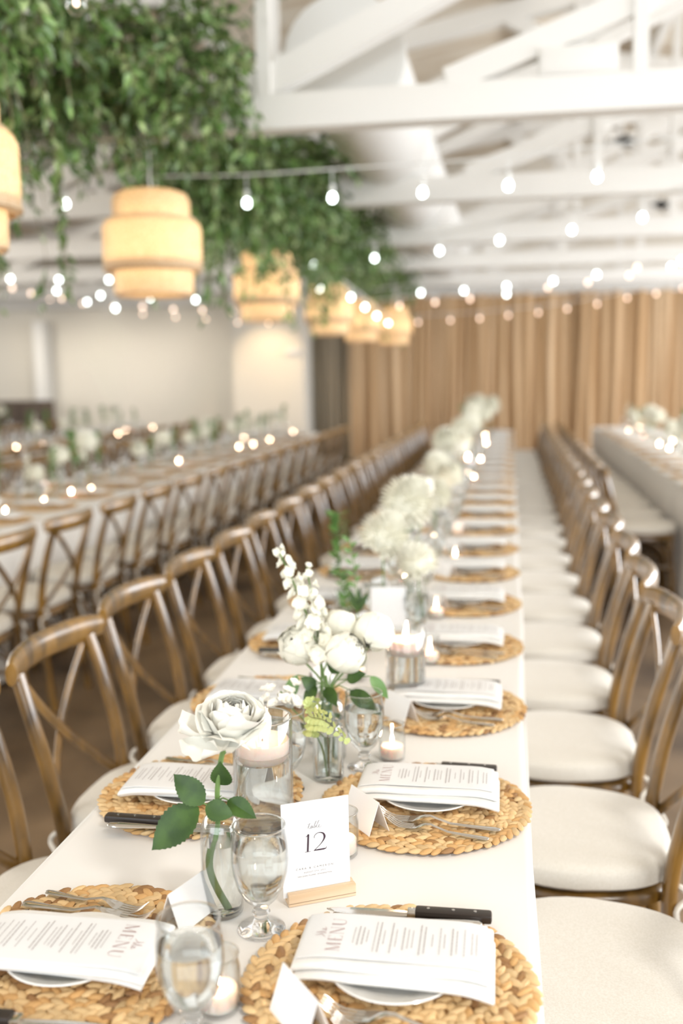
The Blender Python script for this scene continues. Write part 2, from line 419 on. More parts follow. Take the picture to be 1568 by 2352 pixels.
# ================================================================== CHAIR
def seat_outline(n, sx=1.0, sy=1.0):
    out = []
    for i in range(n):
        a = 2*PI*i/n; c, s = math.cos(a), math.sin(a)
        e = 2.4 if c > 0 else 3.4
        x = .2*math.copysign(abs(c)**(2/e), c); y = .215*math.copysign(abs(s)**(2/e), s)
        y *= 1-.13*max(0, -x/.2) + 0
        out.append((x*sx, y*sy))
    return out
def slab(mb, z0, z1, rnd, scale=1., n=40, puff=0, shrink=0):
    rings = []
    for (k, z) in ((1-rnd*5, z0), (1, z0+(z1-z0)*.22), (1.0, z0+(z1-z0)*.7), (1-rnd*2, z1-(z1-z0)*.12), (1-rnd*6, z1)):
        rings.append([(x*scale*k, y*scale*k, z) for x, y in seat_outline(n)])
    rings.append([(x*scale*.5, y*scale*.5, z1+puff) for x, y in seat_outline(n)])
    V = [(0, 0, z0)]+[p for r in rings for p in r]+[(0, 0, z1+puff)]
    F = [(0, 1+(i+1) % n, 1+i) for i in range(n)]
    for j in range(len(rings)-1):
        F += [(1+j*n+i, 1+j*n+(i+1) % n, 1+(j+1)*n+(i+1) % n, 1+(j+1)*n+i) for i in range(n)]
    b = 1+(len(rings)-1)*n; F += [(b+i, b+(i+1) % n, len(V)-1) for i in range(n)]
    return mb.add(V, F)
def make_chair():
    t = thing('cross_back_chair', 'x', 'chair')
    W = M['wood']
    slab(MB(), .425, .46, .01).obj('seat', W, t)
    slab(MB(), .461, .52, .016, 1.0, puff=.005).obj('seat_cushion', M['cushion'], t)
    for s in (-1, 1):
        # front leg
        MB().tube(catmull([(.15, s*.165, .43), (.165, s*.172, .2), (.175, s*.178, 0)]), [.018]*6+[.017]*4+[.014]*3, 10).obj('leg', W, t)
        # rear leg running up into the back post
        P = catmull([(-.225, s*.178, 0), (-.195, s*.172, .22), (-.18, s*.168, .44), (-.2, s*.18, .6), (-.235, s*.184, .74), (-.268, s*.18, .85)], 5)
        MB().tube(P, [.0175]*len(P), 10, flat=(1.15, .95)).obj('leg', W, t)
    # top rail, bent
    P = []
    for i in range(15):
        u = -1+2*i/14; P.append((-.305+.05*u*u, u*.228, .866-.002*u*u))
    rad = [.021]+[.0265]+[.029]*11+[.0265]+[.021]
    MB().tube(P, rad, 14, flat=(.62, 1.25), up=(0, 0, 1)).obj('top_rail', W, t)
    for s in (-1, 1):
        P = []
        for i in range(13):
            u = i/12; P.append((-.27+.075*u-.03*math.sin(PI*u)+s*.006, s*(-.175+.335*u), .835-.345*u))
        MB().tube(P, .0145, 8, flat=(1.0, .5), up=(1, 0, .1)).obj('cross_brace', W, t)
    for s in (-1, 1):
        MB().tube(catmull([(.16, s*.165, .2), (.1, s*.15, .36), (0, s*.14, .415), (-.1, s*.15, .36), (-.185, s*.165, .2)]), .009, 8).obj('curved_brace', W, t)
        MB().tube([(.168, s*.172, .25), (-.19, s*.17, .25)], .0095, 8).obj('stretcher', W, t)
    MB().tube(catmull([(.168, -.165, .22), (.13, -.1, .37), (.12, 0, .415), (.13, .1, .37), (.168, .165, .22)]), .009, 8).obj('curved_brace', W, t)
    for s in (-1, 1):
        P = catmull([(-.17, s*.15, .47), (-.2, s*.175, .475), (-.215, s*.17, .45), (-.19, s*.195, .43), (-.205, s*.2, .36)], 5)
        MB().tube(P, .006, 6).obj('tie', M['cushion'], t)
    return t
chair = make_chair()
def make_chair_far():
    mb = MB(); W = 0
    slab(mb, .425, .46, .01, n=20); mb.m = 1; slab(mb, .462, .512, .02, .985, n=20, puff=.006); mb.m = 0
    for s in (-1, 1):
        mb.tube([(.15, s*.165, .43), (.175, s*.178, 0)], .017, 6)
        mb.tube([(-.225, s*.178, 0), (-.18, s*.168, .44), (-.235, s*.19, .74), (-.268, s*.188, .86)], .018, 6)
        mb.tube([(-.27+.075*u-.03*math.sin(PI*u)+s*.006, s*(-.175+.335*u), .835-.345*u) for u in (0, .25, .5, .75, 1)], .0145, 6, flat=(1, .5), up=(1, 0, .1))
    mb.tube([(-.305+.05*u*u, u*.222, .866) for u in (-1, -.9, -.5, 0, .5, .9, 1)], [.014, .026, .028, .028, .028, .026, .014], 8, flat=(.62, 1.25), up=(0, 0, 1))
    o = mb.obj('cross_back_chair', [M['wood'], M['cushion']]); tag(o, 'x', 'chair'); return o
chairfar = make_chair_far()
rc = random.Random(3)
def jit(a): return rc.uniform(-a, a)
for k in range(22):
    y = 1.67+.518*k
    place(chair, (-.478+jit(.008), y+jit(.012), 0), jit(.035), f'oak cross-back chair with cushion, {ORD[k]} along the aisle side of table twelve', 'chairs on the aisle side of table twelve')
for k in range(22):
    y = 1.61+.537*k
    place(chair, (.485+jit(.006), y+jit(.012), 0), PI+jit(.03), f'oak cross-back chair with cream cushion, {ORD[k]} along the window side of table twelve', 'chairs on the window side of table twelve')
for k in range(15):
    y = 3.72+.59*k
    place(chair, (TX2+.38+.22+.02, y+jit(.02), 0), PI+jit(.06), f'oak cross-back chair seen from behind across the aisle, {ORD[k]} from the near end', 'chairs seen from behind across the aisle')
for k in range(16):
    place(chairfar, (TX2-.38-.24, 4.2+.57*k+jit(.02), 0), jit(.06), f'cross-back chair on the far side of the table across the aisle, {ORD[k]} from near end', 'chairs on far side of the table across the aisle')
for k in range(13):
    place(chairfar, (TX3+.38+.24, 6.6+.58*k+jit(.02), 0), PI+jit(.06), f'cross-back chair beside the second table beyond the aisle, {ORD[k]} from near end', 'chairs beside the second table beyond the aisle')
for k in range(9):
    place(chairfar, (TX4+.38+.24, 9.6+.58*k+jit(.02), 0), PI+jit(.06), f'cross-back chair beside the table closest to the far wall, {ORD[k]} from near end', 'chairs beside the table closest to the far wall')
for k in range(12):
    place(chair if k < 5 else chairfar, (TXR-.38-.24, 6.75+.56*k+jit(.02), 0), jit(.05), f'cross-back chair beside the window side table, {ORD[k]} from the near end', 'chairs beside the window side table')

# ================================================================== PLACE SETTING
RM = .18
def make_mat(seed):
    r = random.Random(seed); mb = MB()
    def lozenge(c, ang, ln, wd, h, tilt):
        V = []; F = []
        rot = Matrix.Rotation(ang, 3, 'Z') @ Matrix.Rotation(tilt, 3, 'Y')
        n = 6; secs = ((-1, 0), (-.72, .62), (-.25, .98), (.3, .95), (.75, .55), (1, 0))
        for u, s in secs:
            if s == 0: V.append(Vector(c)+rot @ Vector((u*ln/2, 0, 0))); continue
            for j in range(n):
                a = 2*PI*j/n; V.append(Vector(c)+rot @ Vector((u*ln/2, math.cos(a)*wd/2*s, math.sin(a)*h/2*s)))
        F += [(0, 1+(j+1) % n, 1+j) for j in range(n)]
        for q in range(3):
            b = 1+q*n; F += [(b+j, b+(j+1) % n, b+n+(j+1) % n, b+n+j) for j in range(n)]
        b = 1+3*n; F += [(b+j, b+(j+1) % n, b+n) for j in range(n)]
        mb.add(V, F)
    K = 8; wr = RM/K
    for k in range(K):
        R = wr*(k+.5); cnt = max(5, int(2*PI*R/.0165))
        tone = r.uniform(.85, 1.05)
        for i in range(cnt):
            for side in (-1, 1):
                a = 2*PI*(i+.25*side+r.uniform(-.12, .12))/cnt
                rr = R+side*wr*.23+r.uniform(-.001, .001)
                h = r.random()
                if h < .12: c = (.36*tone, .19*tone, .07)
                elif h < .35: c = (.68*tone, .40*tone, .16*tone)
                else:
                    q = r.uniform(.85, 1.12); c = (.76*q*tone, .53*q*tone, .27*q*tone)
                mb.col = c
                lozenge((rr*math.cos(a), rr*math.sin(a), .0065+r.uniform(-.001, .0015)), a+PI/2+side*.6+r.uniform(-.15, .15), .028+r.uniform(-.004, .004), .0125+r.uniform(-.001, .002), .0085, r.uniform(-.12, .12))
    mb.col = (.25, .13, .045); mb.lathe([(0, .001), (RM-.008, .001), (RM-.006, .003), (RM-.008, .006), (0, .0065)], 40)
    o = mb.obj('woven_placemat', M['straw']); tag(o, 'x', 'placemat'); return o
mats = [make_mat(1), make_mat(2)]
# plate
mb = MB(); mb.lathe([(0, .0), (.05, 0), (.053, .003), (.081, .0125), (.0835, .0145), (.082, .016), (.055, .0065), (.05, .005), (0, .005)], 48)
plate = mb.obj('side_plate', M['china']); tag(plate, 'x', 'plate')
# napkin (x: -.122...122 ; y -.066...066), z droops past the plate
def zn(x, y):
    d = math.hypot(x*1.0, y*1.0); dr = max(0, abs(x)-.075); dy = max(0, abs(y)-.055)
    return .0165-dr*dr*3.2-dy*.12
def cloth_slab(mb, x0, x1, y0, y1, t, zoff, sk=0, wob=0, ph=0, nx=22, ny=12, zf=zn):
    # closed rounded slab following zf
    def P(u, v, s):
        x = x0+(x1-x0)*u; y = y0+(y1-y0)*v+sk*(u-.5)
        e = min(min(u, 1-u)*(x1-x0), min(v, 1-v)*(y1-y0)); rd = t*.5
        th = t*.5*(1 if e > rd else math.sqrt(max(0, 1-(1-e/rd)**2)))
        z = zf(x, y)+zoff+t*.5+s*th+wob*math.sin(x*31+y*17+ph)*.5
        return (x, y, z)
    us = [0, .006, .02]+[.02+.96*i/(nx-1) for i in range(1, nx-1)]+[.98, .994, 1]
    vs_ = [0, .012, .035]+[.035+.93*i/(ny-1) for i in range(1, ny-1)]+[.965, .988, 1]
    for s in (1, -1):
        V = [P(u, v, s) for v in vs_ for u in us]; n = len(us)
        F = [((j*n+i, j*n+i+1, (j+1)*n+i+1, (j+1)*n+i) if s > 0 else (j*n+i, (j+1)*n+i, (j+1)*n+i+1, j*n+i+1)) for j in range(len(vs_)-1) for i in range(n-1)]
        mb.add(V, F)
def make_napkin():
    t = thing('folded_napkin', 'x', 'napkin')
    mb = MB(); cloth_slab(mb, -.118, .122, -.058, .066, .008, 0, sk=-.012, wob=.002, ph=1); mb.obj('lower_fold', M['napkin'], t, merge=True)
    mb = MB(); cloth_slab(mb, -.122, .12, -.046, .074, .010, .008, wob=.0015); mb.obj('upper_fold', M['napkin'], t, merge=True)
    return t
napkin = make_napkin()
def make_napkin_far():
    mb = MB(); cloth_slab(mb, -.122, .12, -.052, .074, .019, 0, wob=.002, nx=10, ny=6); o = mb.obj('folded_napkin', M['napkin'], merge=True); tag(o, 'x', 'napkin'); return o
napkinfar = make_napkin_far()
# writing
def ribbon(mb, pts, wd, xf):
    k = len(pts)
    if not hasattr(wd, '__len__'): wd = [wd]*k
    V = []
    for i, p in enumerate(pts):
        a = Vector(pts[max(i-1, 0)]); b = Vector(pts[min(i+1, k-1)]); t = (b-a).normalized(); n = Vector((-t.y, t.x))
        for s in (-1, 1): q = Vector(p)+n*s*wd[i]/2; V.append(xf(q.x, q.y))
    mb.add(V, [(2*i, 2*i+2, 2*i+3, 2*i+1) for i in range(k-1)])
def hstroke(mb, x0, x1, y, h, xf): mb.add([xf(x0, y-h/2), xf(x1, y-h/2), xf(x1, y+h/2), xf(x0, y+h/2)], [(0, 1, 2, 3)])
def vstroke(mb, a, b, wd, xf, ): # horizontal-width stem
    mb.add([xf(a[0]-wd/2, a[1]), xf(a[0]+wd/2, a[1]), xf(b[0]+wd/2, b[1]), xf(b[0]-wd/2, b[1])], [(0, 1, 2, 3)])
def glyph(mb, ch, X, Y, H, xf):
    g = lambda x, y: xf(X+x*H, Y+y*H); th, tn = .11, .03
    S = lambda a, b, w_: vstroke(mb, a, b, w_, g)
    Hh = lambda x0, x1, y, h=.025: hstroke(mb, x0, x1, y, h, g)
    if ch == 'M':
        S((.1, 0), (.12, 1), tn, g) if False else S((.1, 0), (.12, 1), tn); S((.14, 1), (.5, .0), th); S((.5, 0), (.86, 1), tn); S((.9, 0), (.88, 1), th)
        Hh(.0, .2, .0125); Hh(.78, 1.02, .0125); Hh(.02, .16, .99); Hh(.84, .98, .99); return 1.15
    if ch == 'E':
        S((.12, 0), (.12, 1), th); Hh(.02, .6, .0125); Hh(.02, .56, .99); Hh(.12, .42, .52); S((.6, 0), (.58, .2), tn); S((.56, .82), (.55, 1), tn); return .75
    if ch == 'N':
        S((.1, 0), (.1, 1), tn); S((.14, 1), (.75, 0), th); S((.78, 0), (.78, 1), tn); Hh(0, .2, .0125); Hh(.68, .88, .99); Hh(0, .16, .99); return 1.02
    if ch == 'U':
        P = [(.12, 1), (.12, .4), (.15, .2), (.25, .05), (.42, 0), (.6, .06), (.69, .2), (.72, .4), (.72, 1)]
        ribbon(mb, P, [th, th, th*.9, .06, .04, tn, tn, tn, tn], g); Hh(0, .25, .99); Hh(.62, .82, .99); return .95
    if ch == '1':
        S((.3, .02), (.36, .97), .1); ribbon(mb, [(.37, .99), (.3, .9), (.2, .84)], [.05, .04, .01], g); Hh(.14, .46, .012, .025); return .62
    if ch == '2':
        P = catmull([(.08, .72, 0), (.12, .88, 0), (.33, .99, 0), (.56, .93, 0), (.66, .75, 0), (.6, .55, 0), (.42, .33, 0), (.2, .14, 0), (.06, .03, 0)], 5)
        n = len(P); wd = []
        for i in range(n):
            u = i/(n-1); wd.append(.03+.085*math.exp(-((u-.5)/.16)**2))
        ribbon(mb, [(p.x, p.y) for p in P], wd, g)
        ribbon(mb, [(.04, .03), (.3, .035), (.6, .035), (.72, .05), (.77, .16)], [.045, .08, .085, .05, .01], g); return .85
def text_into(mb, s, size, X, Y, xf, spacing=1., shear=0, align='CENTER'):
    cu = bpy.data.curves.new('t', 'FONT'); cu.body = s; cu.size = size; cu.align_x = align; cu.space_character = spacing; cu.shear = shear; cu.resolution_u = 3
    o = bpy.data.objects.new('t', cu); COL.objects.link(o)
    dg = bpy.context.evaluated_depsgraph_get(); me = bpy.data.meshes.new_from_object(o.evaluated_get(dg))
    mb.add([xf(X+v.co.x, Y+v.co.y) for v in me.vertices], [tuple(p.vertices) for p in me.polygons])
    bpy.data.objects.remove(o); bpy.data.curves.remove(cu); bpy.data.meshes.remove(me)
def make_menu():
    # card on the napkin; guest sits at +x; text up = -x, reading = +y
    t = thing('menu_card', 'x', 'menu card')
    mb = MB(); cloth_slab(mb, -.117, .112, -.034, .069, .0012, .0192, nx=14, ny=5); mb.obj('card', M['paper'], t, merge=True)
    y0 = .016
    def xf(a, b):   # a along reading, b up
        x = -b; y = y0+a; return (x, y, zn(x, y)+.0192+.0012+.0006)
    mb = MB(); H = .0175
    ws_ = [('M', 1.15), ('E', .75), ('N', 1.02), ('U', .95)]; X = -sum(q[1] for q in ws_)*H*1.12/2
    for ch, adv in ws_: glyph(mb, ch, X, .066, H, xf); X += adv*H*1.12
    P = catmull([(-.008, .088, 0), (-.002, .094, 0), (-.004, .101, 0), (-.001, .094, 0), (.001, .088, 0), (.003, .094, 0), (.003, .101, 0), (.005, .09, 0), (.008, .0895, 0), (.011, .093, 0), (.009, .094, 0), (.009, .089, 0), (.014, .091, 0)], 4)
    ribbon(mb, [(p.x, p.y) for p in P], .0007, xf)
    mb.obj('title', M['inksoft'], t, smooth=False)
    mb = MB(); r = random.Random(4); b = .052
    rows = [('h', .018)]+[('l', .022), ('l', .02), ('s', .014), ('g', 0), ('h', .034), ('l', .034), ('s', .016), ('g', 0), ('l', .034), ('s', .02), ('g', 0), ('l', .026), ('s', .022), ('s', .02), ('g', 0), ('l', .034), ('l', .03), ('g', 0), ('h', .014), ('g', 0), ('s', .03), ('s', .016), ('g', 0), ('l', .03), ('s', .026), ('g', 0), ('s', .03), ('g', 0), ('s', .024), ('s', .024)]
    for kd, wd in rows:
        if kd != 'g':
            # broken dashes like set type
            a = -wd
            while a < wd:
                e = min(wd, a+r.uniform(.004, .009)); hstroke(mb, a, e-.0008, b, .0013 if kd == 'l' else .0009, xf); a = e
        b -= .0056 if kd != 'g' else .0038
    mb.obj('print', M['inkmenu'], t, smooth=False)
    return t
menu = make_menu()
def make_menu_far():
    mb = MB(); cloth_slab(mb, -.117, .112, -.034, .069, .0012, .0192, nx=6, ny=3); o = mb.obj('menu_card', M['paper'], merge=True); tag(o, 'x', 'menu card'); return o
menufar = make_menu_far()
# fork: tip toward -x, length LN
def make_fork(LN, name):
    t = thing(name, 'x', 'fork')
    tip = -LN/2; k = LN/.2
    def zc(x):   # centre line height
        u = (x-tip)/LN
        return (.014*max(0, 1-u/.13)**1.6+.003+.010*math.exp(-((u-.42)/.11)**2)-.002*max(0, u-.9))*k
    mb = MB()
    for j in range(4):
        yy = (j-1.5)*.0062*k
        P = [(tip+LN*.25*i/6, yy*(1-.0*i), zc(tip+LN*.25*i/6)) for i in range(7)]
        mb.tube(P, [.0006, .0012, .0014, .0015, .0016, .0017, .0017], 6, flat=(1.05, .7))
    mb.obj('tine', M['steel'], t)
    mb = MB(); xs_ = [.2, .24, .29, .34, .38, .43, .5, .6, .75, .88, .96, .99, 1]; hw = [.0105, .0112, .0112, .0085, .005, .0034, .0032, .0038, .0052, .0068, .0078, .0065, .002]
    V = []
    for u, h in zip(xs_, hw):
        x = tip+LN*u; z = zc(x)
        dish = .0015 if u < .32 else 0
        for q, dz in ((-1, 0), (-.55, .0012-dish), (0, .0016-dish*1.4), (.55, .0012-dish), (1, 0), (.5, -.0012), (-.5, -.0012)):
            V.append((x, q*h*k, z+dz))
    n = 7; F = [(j*n+i, (j+1)*n+i, (j+1)*n+(i+1) % n, j*n+(i+1) % n) for j in range(len(xs_)-1) for i in range(n)]
    F += [tuple(range(n)), tuple(reversed(range((len(xs_)-1)*n, len(xs_)*n)))]
    mb.add(V, F); mb.obj('handle', M['steel'], t)
    return t
fork = make_fork(.2, 'dinner_fork'); fork2 = make_fork(.168, 'salad_fork')
def make_knife(name, hm, black=True):
    t = thing(name, 'x', 'knife'); LN = .225
    xs_ = [0, .02, .06, .15, .3, .42, .5]; top_ = [.0, .003, .0055, .0075, .0085, .0085, .0075]; bot = [-.001, -.004, -.0065, -.0085, -.0085, -.007, -.006]
    V = []
    for u, a, b in zip(xs_, top_, bot):
        x = -LN/2+LN*u; V += [(x, a, .003), (x, (a+b)/2, .0042), (x, b, .0026), (x, (a+b)/2, .0018)]
    F = [(j*4+i, (j+1)*4+i, (j+1)*4+(i+1) % 4, j*4+(i+1) % 4) for j in range(6) for i in range(4)]+[(0, 1, 2, 3), (27, 26, 25, 24)]
    mb = MB(); mb.add(V, F)
    for i in range(14): mb.box((-LN/2+.012+i*.0042, -.0065-.0006*min(i, 3), .0028), (.0026, .002, .0007))
    mb.obj('blade', M['steel'], t, smooth=False)
    if black:
        mb = MB(); mb.box((-LN/2+LN*.52, 0, .0045), (.012, .016, .009)); mb.obj('bolster', M['steel'], t, bevel=.0015)
        h = MB(); h.box((LN*.27, 0, .0062), (LN*.46, .019, .0125)); ho = h.obj('handle', hm, t, bevel=.004)
        for u in (.12, .27, .4): MB().lathe([(0, 0), (.0022, 0), (.0022, .0135), (0, .0138)], 10, (LN*u, 0, 0)).obj('rivet', M['steel'], ho)
    else:
        P = [(LN*u, 0, .0045) for u in (0, .03, .1, .25, .4, .48, .5)]
        MB().tube(P, [.0035, .0045, .0042, .006, .0072, .0068, .003], 10, flat=(1.25, .6), up=(0, 0, 1)).obj('handle', M['steel'], t)
    return t
steak = make_knife('steak_knife', M['black']); tknife = make_knife('table_knife', M['steel'], False)
# place card tent: ridge along +x, length .078, panels .052
def make_tent():
    t = thing('place_card', 'x', 'place card'); Lr, Pn, half = .085, .056, .019
    h = math.sqrt(Pn*Pn-half*half)
    for s, nm in ((-1, 'front_panel'), (1, 'back_panel')):
        mb = MB(); th = .0005
        a = Vector((0, 0, h)); b = Vector((0, s*half, 0)); n = (b-a).cross(Vector((1, 0, 0))).normalized()*th
        V = []
        for x in (-Lr/2, Lr/2):
            for p in (a, b):
                for q in (1, -1): V.append((x, p.y+q*n.y, p.z+q*n.z))
        mb.add(V, [(0, 2, 3, 1), (4, 5, 7, 6), (0, 4, 6, 2), (1, 3, 7, 5), (0, 1, 5, 4), (2, 6, 7, 3)]); mb.obj(nm, M['paper'] if s < 0 else M['paperwarm'], t, smooth=False)
    return t
tent = make_tent()
# goblet
def ring(r, z, a, n=56):
    return MB().lathe([(r+a*math.cos(2*PI*i/8), z+a*math.sin(2*PI*i/8)) for i in range(9)], n)
def goblet_prof():
    out = [(0, 0), (.030, 0), (.0325, .0015), (.031, .0035), (.02, .006), (.0115, .011), (.009, .017), (.0105, .022), (.0125, .026), (.0095, .031), (.0125, .037), (.022, .046), (.031, .062), (.0365, .082), (.0385, .1), (.0378, .12), (.0355, .136), (.0345, .146), (.0352, .1485)]
    inn = [(.0342, .1485), (.0333, .144), (.0343, .135), (.0366, .12), (.0373, .1), (.0352, .082), (.0296, .063), (.02, .049), (.009, .043), (0, .0415)]
    return out, inn
def make_goblet(real):
    t = thing('water_goblet', 'x', 'glass'); out, inn = goblet_prof()
    if real:
        MB().lathe(out[:10]+[(0, .0312)], 48).obj('stem_and_foot', M['glass'], t)
        bo = MB().lathe(out[9:]+inn, 48).obj('bowl', M['thin'], t)
        ring(.0348, .1487, .0011).obj('rim', M['rim'], bo)
        wl = .118; wp = [(0, .0419)]+[(max(r-.0003, 0), z+.0003) for r, z in reversed(inn[:-1]) if z < wl]+[(.0364, wl), (.0, wl)]
        MB().lathe(wp, 48).obj('drinking_water', M['water'], t)
    else:
        MB().lathe(out[:10], 20).obj('foot', M['thin'], t)
        MB().lathe(out[9:], 20).obj('bowl', M['thin'], t)
        wp = [(0, .0425)]+[(max(r-.001, 0), z+.0005) for r, z in reversed(inn[:-1]) if z < .115]+[(.036, .118), (0, .118)]
        MB().lathe(wp, 20).obj('drinking_water', M['water'], t)
    return t
goblet = make_goblet(True); gobletfar = make_goblet(False)
# tea light votive
def make_votive():
    t = thing('votive_candle', 'x', 'candle holder')
    MB().lathe([(0, 0), (.022, 0), (.0245, .003), (.026, .02), (.0262, .054), (.0245, .062), (.024, .066), (.0255, .0715), (.0242, .0715), (.0228, .066), (.0232, .062), (.0248, .054), (.0245, .02), (.022, .006), (0, .005)], 28).obj('glass_cup', M['thin'], t); ring(.0248, .0715, .001, 28).obj('rim', M['rim'], t)
    cn = MB().lathe([(0, .0055), (.0205, .0055), (.0225, .008), (.0228, .026), (.0215, .028), (.016, .0272), (0, .027)], 24).obj('candle', M['wax'], t)
    MB().tube([(0, 0, .027), (0, .0005, .032)], .0008, 5).obj('wick', M['wick'], cn)
    MB().lathe([(0, .031), (.0022, .034), (.0034, .038), (.0028, .044), (.0012, .05), (0, .053)], 10).obj('flame', M['flamefar'], cn)
    return t
votive = make_votive()
def make_votive_far():
    mb = MB(); mb.lathe([(0, 0), (.028, 0), (.031, .05), (.028, .064)], 12); mb.m = 1; mb.lathe([(0, .004), (.025, .004), (.025, .027), (0, .027)], 10)
    mb.m = 2; mb.lathe([(0, .03), (.005, .042), (0, .06)], 6)
    o = mb.obj('votive_candle', [M['thin'], M['wax'], M['flamefar']]); tag(o, 'x', 'candle holder'); return o
votivefar = make_votive_far()

TT = TZ+.0005
S2 = {1: 'window side', -1: 'aisle side'}
def setting(k, side, y, full, tn='table twelve', X=0, gob=None):
    """one place: mat, plate, napkin, menu, cutlery, card, glass; side +1 guest at +x"""
    rz = 0 if side > 0 else PI
    where = f'{ORD[k]} place on the {S2[side]} of {tn}'
    cx = X+side*.2
    def loc(lx, ly, z): return (cx+side*lx, y+side*ly, z)
    nj = jit(.02)
    place(mats[k % 2], loc(0, 0, TT), random.uniform(0, 6.28), f'round woven placemat at the {where}', f'woven placemats on {tn}')
    z1 = TT+.0115
    place(plate, loc(.005, .012, z1), 0, f'small white plate under the napkin, {where}', f'small plates on {tn}')
    zn_ = z1+.0005
    place(napkin if full else napkinfar, loc(.005, .012, zn_), rz+nj, f'folded white napkin at the {where}', f'white napkins on {tn}')
    place(menu if full else menufar, loc(.005, .012, zn_), rz+nj, f'white printed menu card on napkin, {where}', f'menu cards on {tn}')
    if full or k < 9:
        a = -.12+jit(.03)
        place(fork, loc(.03, -.086+jit(.004), z1+.0015), rz+a, f'long silver dinner fork, {where}', f'dinner forks on {tn}')
        place(fork2, loc(.03, -.115+jit(.004), z1+.001), rz+a-.1, f'short silver salad fork at the {where}', f'salad forks on {tn}')
        place(steak, loc(.0085, .146+jit(.003), z1+.0005), rz+jit(.05), f'black handled steak knife, {where}', f'steak knives on {tn}')
        place(tknife, loc(-.004, .124 if side > 0 else .166, z1+.001), rz+jit(.04)+.03, f'plain silver table knife, {where}', f'table knives on {tn}')
    if k < 8:
        if side > 0: place(tent, loc(-.09, -.098, TT+(.011 if abs(.1) < RM else 0)), -.86+jit(.1), f'folded white place card at the {where}', f'place cards on {tn}')
for k in range(23):
    y = 1.12+.516*k
    for side in (1, -1):
        setting(k, side, y, k < 5)
# aisle-side place cards
for k in range(1, 8):
    place(tent, (-.095+jit(.01), 1.12+.516*k+.10, TT+.011), 1.2+jit(.1), f'folded white place card at the {ORD[k]} place on the aisle side of table twelve', 'place cards on table twelve')
place(tent, (-.088, 1.222, TT+.0115), 1.22, 'folded white place card leaning by the bud vase and first aisle side forks', 'place cards on table twelve')
# goblets
place(goblet, (.0125, 1.226, TT), .3, 'stemmed water glass beside the table number card')
place(goblet, (-.008, .99, TT), 1.1, 'stemmed water glass closest to the camera with warm candle glow inside')
place(goblet, (.071, 1.80, TT), 0, 'stemmed water glass beyond the table number, before the white bouquet')
place(goblet, (-.055, 1.68, TT), 0, 'stemmed water glass seen through the floating candle cylinder')
for k in range(3, 18):
    for side in (1, -1):
        place(gobletfar, (side*.065+jit(.015), 1.25+.516*k-.02+(.12 if side < 0 else 0)+jit(.02), TT), 0, f'stemmed water glass at the {ORD[k]} place on the {S2[side]} of table twelve', 'water glasses along table twelve')
for i, (x, y) in enumerate(((.005, 1.05), (.086, 1.45), (.118, 1.85), (.14, 2.51), (-.03, 2.35), (.12, 3.0), (-.02, 3.43), (.13, 3.9), (.04, 4.61), (.05, 5.22), (.07, 6.36), (.1, 6.8), (-.1, 7.3), (.1, 8.3), (.07, 9.03), (.1, 10.3), (.06, 11.5))):
    place(votive if i < 8 else votivefar, (x, y, TT), 0, ['lit tealight in glass behind the closest water glass', 'lit tealight in glass behind the table number card', 'lit tealight in clear glass cup in front of the third window side placemat'][i] if i < 3 else f'lit tealight glass on table twelve, {ORD[i]} from the near end', 'tealight glasses on table twelve')

# ------------------------------------------------------------------ table number
def table_number(loc, rz, label, front):
    t = thing('table_number_stand', label, 'table number', loc, rz)
    mb = MB()
    for yy, dd in ((-.0062, .0095), (.0062, .0095)): mb.box((.008, yy, .0105), (.1, dd, .015))
    mb.box((.008, 0, .003), (.1, .0219, .006)); mb.obj('wooden_block', M['maple'], t, bevel=.0008)
    c = MB().box((.003, 0, .078), (.1, .0008, .138)).obj('card', M['paper'], t, smooth=False)
    c.rotation_euler = (-.03, 0, 0)
    if front:
        def xf(a, b): return (a, -.0008, b)
        mb = MB(); H = .0265
        glyph(mb, '1', -.0175, .072, H, xf); glyph(mb, '2', -.0015, .072, H, xf); mb.obj('numeral', M['ink'], c, smooth=False)
        mb = MB(); text_into(mb, 'CARA & CAMERON', .0042, 0, .047, xf, 1.7)
        text_into(mb, 'AUGUST 5TH, 2023', .003, 0, .0412, xf, 1.3); text_into(mb, 'SAN JUAN ISLAND, WASHINGTON', .0029, 0, .0362, xf, 1.15)
        mb.obj('caption', M['inkgrey'], c, smooth=False); mb = MB()
        # script word 'table'
        s = .001
        P = [(-11, 0), (-8, 8), (-6, 13), (-8.5, 4), (-7, 0), (-4.5, 2), (-2, 6), (-4, 6), (-5, 2), (-3.5, 0), (-1.5, 5), (-1.5, 1), (0, 2), (4, 12), (5.5, 16), (3.5, 14), (1, 3), (2, 0), (4.2, 3), (2.8, 5), (4, 3), (9, 14), (10, 17), (8, 14), (5.5, 3), (7, 0), (9, 2), (11, 5.5), (9.5, 6.5), (8.8, 2), (11, 0), (14, 3)]
        PP = catmull([(a*s*.85, .106+b*s*.62, 0) for a, b in P], 4); ribbon(mb, [(p.x, p.y) for p in PP], .0005, xf)
        mb.add([xf(-.0095, .1125), xf(-.004, .1131), xf(-.004, .1135), xf(-.0095, .1129)], [(0, 1, 2, 3)])
        mb.obj('script_word', M['inkgrey'], c, smooth=False)
    return t
table_number((.070, 1.313, TT), math.atan2(.046, .087)-.0, 'white table number card reading 12 in pale wooden block', True)
table_number((.0, 2.75, TT), .1, 'plain backed table card in wooden block further along table twelve', False)

